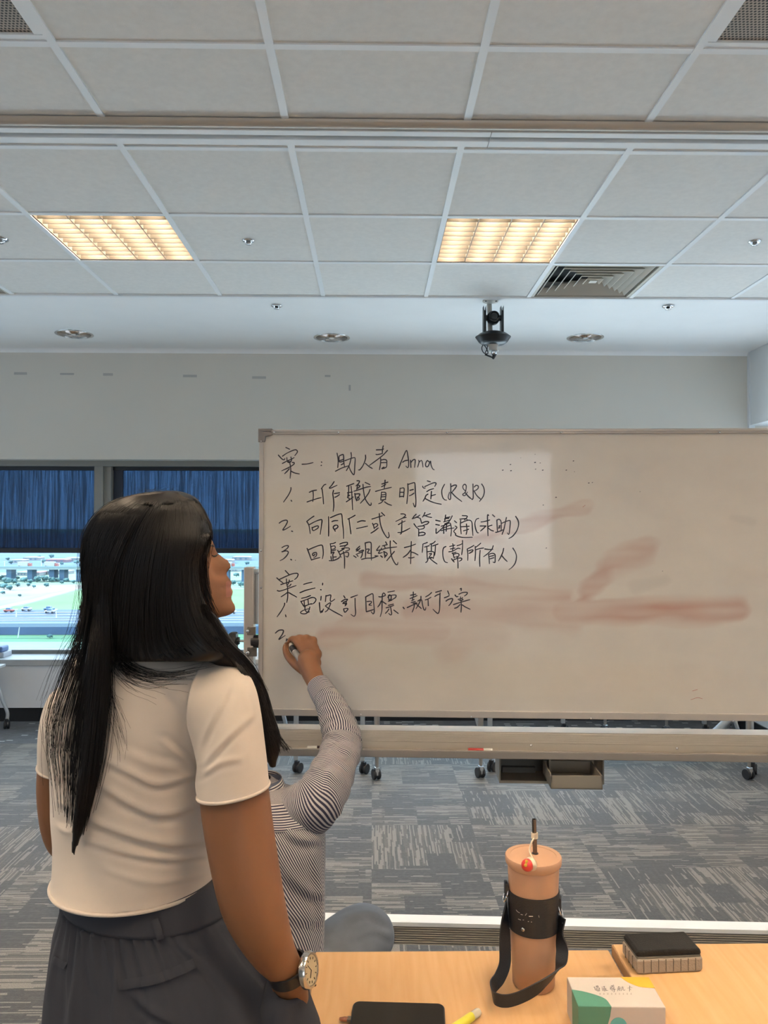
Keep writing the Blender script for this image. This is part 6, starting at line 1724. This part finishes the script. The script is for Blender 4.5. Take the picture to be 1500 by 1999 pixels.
# right hand: palm, four fingers curled forward around the pen, thumb
def hpt(px, py, Y): return P(px, py, Y)
bm_.limb([wri, hpt(607, 1308, 2.315), hpt(602, 1290, 2.335)], [.0275, .031, .034], 18)
for p_, q_ in ((hpt(596, 1270, 2.378), .0205), (hpt(604, 1266, 2.368), .0205), (hpt(611, 1267, 2.36), .020), (hpt(617, 1277, 2.35), .019), (hpt(614, 1294, 2.336), .0215), (hpt(600, 1294, 2.345), .022), (hpt(605, 1282, 2.358), .023)): bm_.sphere(p_, q_, 14, 10)
FING = [[(584, 1257, 2.385, .0125), (574, 1248, 2.415, .0108), (568, 1249, 2.437, .0098), (565, 1254, 2.449, .0082)], [(592, 1251, 2.382, .0125), (584, 1245, 2.418, .0108), (578, 1255, 2.438, .0098), (577, 1265, 2.440, .0085)], [(602, 1248, 2.376, .012), (596, 1246, 2.414, .0103), (589, 1258, 2.434, .0095), (588, 1269, 2.430, .0082)], [(613, 1250, 2.368, .011), (609, 1250, 2.402, .0095), (601, 1262, 2.42, .0087), (599, 1272, 2.412, .0075)]]
for f_ in FING:
    base = [(f_[0][0]*.5+604*.5, f_[0][1]*.5+1284*.5, 2.366, .015)] + f_
    bm_.limb([hpt(a, b_, c) for a, b_, c, r_ in base], [r_ for *_, r_ in base], 14, 5)
TH = [(597, 1308, 2.325, .0195), (577, 1296, 2.345, .0145), (562, 1279, 2.375, .0118), (558, 1266, 2.405, .0102), (559.5, 1258, 2.425, .0085)]
bm_.limb([hpt(a, b_, c) for a, b_, c, r_ in TH], [r_ for *_, r_ in TH], 14, 5)
me = union(bm_, .0042, 3, .5)
mbody = link('body', me, M_SKIN2, mo, smooth=True)
# nails
MB().sphere(hpt(556.5, 1260, 2.412), .005, 10, 8, (.6, .5, 1)).build('thumbnail', pr('nail', (.55, .30, .22), .3), mo, smooth=True)
hc_ = MB(); hc_.sphere(HC+V((0, -.012, .018)), .104, 28, 18, (.82, .98, 1.08)); hm = union(hc_, .006, 2); link('hair', hm, pr('short_hair', (.014, .011, .010), .5, bump=.6, bscale=300), mo, smooth=True)
# striped cloth
def stripes():
    m, t, b = nt('striped_cotton'); g = G(t)
    u = g.n('ShaderNodeUVMap').outputs[0]; x, y, z = g.sep(u)
    f = g.m('FRACT', g.m('DIVIDE', x, .0056)); f = g.m('ABSOLUTE', g.m('SUBTRACT', f, .5))
    k = g.ramp(f, .22, .30)
    g.l(g.mix(k, (.035, .032, .062), (.56, .52, .50)), b.inputs['Base Color']); b.inputs['Roughness'].default_value = .8
    g.bump(g.noise(g.obj(), 500, 1), .15, .001, b); return m
M_STR = stripes()
class UM(MB):
    """mesh whose faces carry UVs in metres; stripes run along constant u"""
    def __init__(s): super().__init__(); s.luv = []
    def sheet(s, rings, swap=False, closed=True, crumple=0.0, shear=None, zoom=1.0):
        rings = [[V(p) for p in r] for r in rings]; n = len(rings[0]); o = len(s.v); m_ = len(rings)
        mid = rings[m_//2]; per = [0]
        for i in range(n): per.append(per[-1]+(mid[(i+1) % n]-mid[i]).length)
        ln = [0]
        for k in range(m_-1): ln.append(ln[-1]+(sum(rings[k+1], V())/n-sum(rings[k], V())/n).length)
        for r in rings: s.v += [tuple(p) for p in r]
        for k in range(m_-1):
            for i in range(n if closed else n-1):
                j = (i+1) % n; s.f.append((o+k*n+i, o+k*n+j, o+(k+1)*n+j, o+(k+1)*n+i))
                uv = [(per[i], ln[k]), (per[i+1], ln[k]), (per[i+1], ln[k+1]), (per[i], ln[k+1])]
                if shear:
                    tot = ln[-1]; cum = lambda q: shear[0]*q+(shear[1]-shear[0])*q*q/(2*tot)
                    uv = [(a-cum(b_), b_) for a, b_ in uv]
                if swap: uv = [(b_*zoom+.12*a, a) for a, b_ in uv] if zoom != 1 else [(b_, a) for a, b_ in uv]
                if crumple: uv = [(a+crumple*mnoise.noise(V((a*14, b_*14, 1))), b_) for a, b_ in uv]
                s.luv.append(uv)
    def done(s, name, mat, par, folds=None, thick=.002):
        me = bpy.data.meshes.new(name); me.from_pydata(s.v, [], s.f); me.update()
        uvl = me.uv_layers.new(name='UVMap'); k = 0
        for p, uv in zip(me.polygons, s.luv):
            for li, q in zip(p.loop_indices, uv): uvl.data[li].uv = q
        recalc(me)
        if folds: fold_push(me, folds)
        me.materials.append(mat); me.shade_smooth(); o = bpy.data.objects.new(name, me); COL.objects.link(o); o.parent = par; o.matrix_parent_inverse = Matrix.Translation(-absloc(par))
        if thick: q = o.modifiers.new('thick', 'SOLIDIFY'); q.thickness = thick; q.offset = -1
        return o
def seg_rings(pts, rad, sub, n, flat=1.0):
    q = spline(pts, sub); r_ = spline1(rad, sub); prev = None; out = []
    for k, p in enumerate(q):
        t = (q[min(k+1, len(q)-1)]-q[max(k-1, 0)]).normalized()
        u = (V((1, 0, 0))-t*t.x) if prev is None else prev-t*prev.dot(t)
        u.normalize(); prev = u; w = t.cross(u)
        out.append([p+(u*math.cos(2*math.pi*i/n)+w*flat*math.sin(2*math.pi*i/n))*r_[k] for i in range(n)])
    return out
# shirt body (shoulder to hem)
SB = [((490, 1518, 1.974), .050, .048), ((500, 1533, 1.971), .074, .058), ((516, 1549, 1.965), .108, .076), ((516, 1566, 1.958), .130, .090), ((508, 1592, 1.95), .160, .108), ((500, 1640, 1.945), .176, .126), ((496, 1700, 1.94), .178, .140), ((497, 1780, 1.925), .174, .148), ((497, 1860, 1.90), .168, .152), ((500, 1940, 1.885), .17, .155), ((505, 2000, 1.88), .172, .158)]
rw = interp([list(P(*c))+[w, d] for c, w, d in SB], 90); a_s = V((.96, -.28, .0)).normalized(); b_s = V((.28, .96, 0))
u_ = UM(); u_.sheet([ering(V(r_[:3]), r_[3], r_[4], 110, a_s, b_s) for r_ in rw], crumple=.006, shear=(.95, .22))
shirt = u_.done('striped_shirt', M_STR, mo, [([(560, 1620), (590, 1640), (630, 1640)], .006, 9, .8), ([(545, 1560), (600, 1575), (640, 1620)], .004, 8, .8), ([(560, 1700), (600, 1740), (636, 1745)], .006, 10, .8), ([(570, 1790), (610, 1800), (634, 1790)], .005, 9, .8), ([(610, 1660), (625, 1740), (630, 1840)], .004, 8, .8)])
# yoke over the shoulders, stripes running across
yk = UM(); ykr = []
for k in range(30):
    f = k/29; q = interp(SB and [list(P(*c))+[w, d] for c, w, d in SB[2:6]], 30)[k]
    ykr.append([V(q[:3])+a_s*(q[3]+.0018)*math.cos(t)+b_s*(q[4]+.0018)*math.sin(t)+V((0, 0, .001)) for t in [math.pi*1.0+math.pi*1.12*i/60-.15 for i in range(61)]])
ykr = ykr[:20]
yk.sheet(ykr, swap=True, closed=False, crumple=.006); yk.done('yoke', M_STR, shirt, [([(560, 1535), (600, 1548), (630, 1580)], .003, 7, .8)])
# sleeve and cuff
cu0, cu1 = P(634, 1357, 2.235), P(623, 1342, 2.262)
sl = UM(); rg = seg_rings([P(585, 1590, 1.935), P(622, 1560, 1.92), P(650, 1506, 1.975), P(668, 1452, 2.05), P(661, 1415, 2.105), P(648, 1382, 2.175), P(638, 1362, 2.222)], [.070, .064, .056, .051, .047, .041, .036], 12, 64)
for k, r_ in enumerate(rg):
    for i in range(len(r_)):
        c = sum(r_, V())/len(r_); dd = (r_[i]-c).normalized(); r_[i] = r_[i]+dd*(.0024*math.sin(k*1.1+2*mnoise.noise(V((i*.12, k*.15, 0)))*2)*(.4+.6*math.sin(math.pi*min(1, k/len(rg)))))
sl.sheet(rg[:37], swap=True, crumple=.008, zoom=1.75); sl.sheet(rg[36:], crumple=.004); slo = sl.done('sleeve', M_STR, shirt, [([(640, 1450), (670, 1462), (698, 1470)], .005, 6, .9), ([(632, 1430), (660, 1435), (696, 1440)], .004, 6, .9), ([(640, 1400), (665, 1402), (690, 1408)], .0035, 5, .9), ([(610, 1500), (640, 1510), (670, 1530)], .004, 7, .9), ([(650, 1480), (640, 1540), (655, 1590)], .004, 7, .8)])
cf = UM(); cfr = seg_rings([P(640, 1366, 2.215), P(632, 1354, 2.238), P(622, 1337, 2.268)], [.0385, .037, .0345], 8, 48); cf.sheet(cfr, swap=True); cf.done('cuff', M_STR, shirt)
# left sleeve (behind the woman)
l2 = UM(); l2.sheet(seg_rings([P(455, 1585, 1.975), LSH, LSH+V((-.07, .06, -.17)), LSH+V((-.03, .16, -.23)), LSH+V((.05, .26, -.25))], [.07, .066, .055, .048, .04], 10, 40), crumple=.004); l2.done('sleeve', M_STR, shirt)
# collar with grey lining
cl = UM(); crr = []
for k in range(9):
    f = k/8; c = P(510, 1546, 1.962).lerp(P(507, 1522, 1.972), f)
    crr.append([c+a_s*(.064-.008*f)*math.cos(t)+b_s*(.062-.006*f)*math.sin(t)+V((0, 0, .008*math.sin(t))) for t in [2*math.pi*i/40 for i in range(40)]])
cl.sheet(crr, swap=True); cl.done('collar', M_STR, shirt)
MB().loft([[c+a_s*.0535*math.cos(t)+b_s*.0545*math.sin(t) for t in [2*math.pi*i/40 for i in range(40)]] for c in (P(509, 1540, 1.964), P(507, 1519, 1.973))], caps=False).build('collar_lining', pr('lining_grey_blue', (.14, .16, .22), .8), shirt, smooth=True)
# trousers and shoes
M_JEAN = pr('grey_trousers', (.165, .185, .215), .8, vary=.08, vscale=14, bump=.2, bscale=400)
tr_m = MB()
for K_, F_, s in ((KR, FR, 1), (KL, FLt, -1)):
    tr_m.limb([hipm+V((.08*s, .0, .01)), hipm.lerp(K_, .5)+V((.02*s, -.01, .03)), K_+V((0, -.01, -.004)), K_+V((.0, .015, -.03))], [.118, .100, .083, .078], 24)
    tr_m.limb([K_+V((0, .0, -.02)), K_.lerp(F_, .45)+V((0, -.035, 0)), F_+V((0, -.05, .05))], [.074, .070, .056], 20)
tr_m.limb([hipm+V((-.05, -.02, .05)), hipm+V((.05, -.02, .05))], [.15, .15], 24)
me = union(tr_m, .007, 4)
for v in me.vertices:
    v.co += v.co.normalized()*0; q = mnoise.noise(V((v.co.x*16, v.co.y*16, v.co.z*26)))
    v.co.z += .004*q
fold_push(me, [([(680, 1790), (720, 1782), (760, 1800)], .004, 8, .8), ([(690, 1830), (730, 1815), (768, 1830)], .004, 8, .8), ([(640, 1850), (660, 1810), (690, 1780)], .004, 9, .8)])
link('trousers', me, M_JEAN, mo, smooth=True)
for F_ in (FR, FLt):
    sh = MB(); sh.loft([ering(V((F_.x, F_.y+.04, z)), w, d, 32, V((1, 0, 0)), V((0, 1, 0))) for z, w, d in ((0, .046, .14), (.02, .049, .145), (.05, .046, .132), (.08, .04, .09), (.105, .038, .06))]); sh.build('shoe', pr('shoe_dark', (.03, .03, .035), .5), mo, smooth='auto')
# the marker in the hand
tip = P(559.5, 1247, 2.40); d_ = ray(559.5, 1247); tip = CAM+d_*((BO-CAM).dot(EN)/d_.dot(EN))*.9985; rear = P(588, 1291, 2.322); dd = (rear-tip).normalized(); L = (rear-tip).length
pn = thing('marker_pen', 'grey and white whiteboard marker held in the raised hand writing the number two', 'pen', tip)
MB().lathe([(.0001, 0), (.0022, .002), (.0026, .010), (.006, .013), (.0078, .030)], tip, 20, dd).build('nib', pr('pen_tip_dark', (.03, .03, .035), .5), pn, smooth='auto')
MB().lathe([(.0082, .028), (.0088, .034), (.0088, L*.62), (.0080, L*.63)], tip, 24, dd).build('barrel', pr('pen_barrel_white', (.68, .65, .60), .4), pn, smooth='auto')
MB().lathe([(.0090, L*.40), (.0090, L*.60)], tip, 24, dd).build('label_band', pr('pen_band_dark', (.05, .05, .055), .45), pn, smooth='auto')
MB().lathe([(.0086, L*.62), (.0100, L*.64), (.0100, L*.97), (.0088, L), (.0001, L)], tip, 24, dd).build('cap', pr('pen_cap_grey', (.30, .29, .27), .4), pn, smooth='auto')
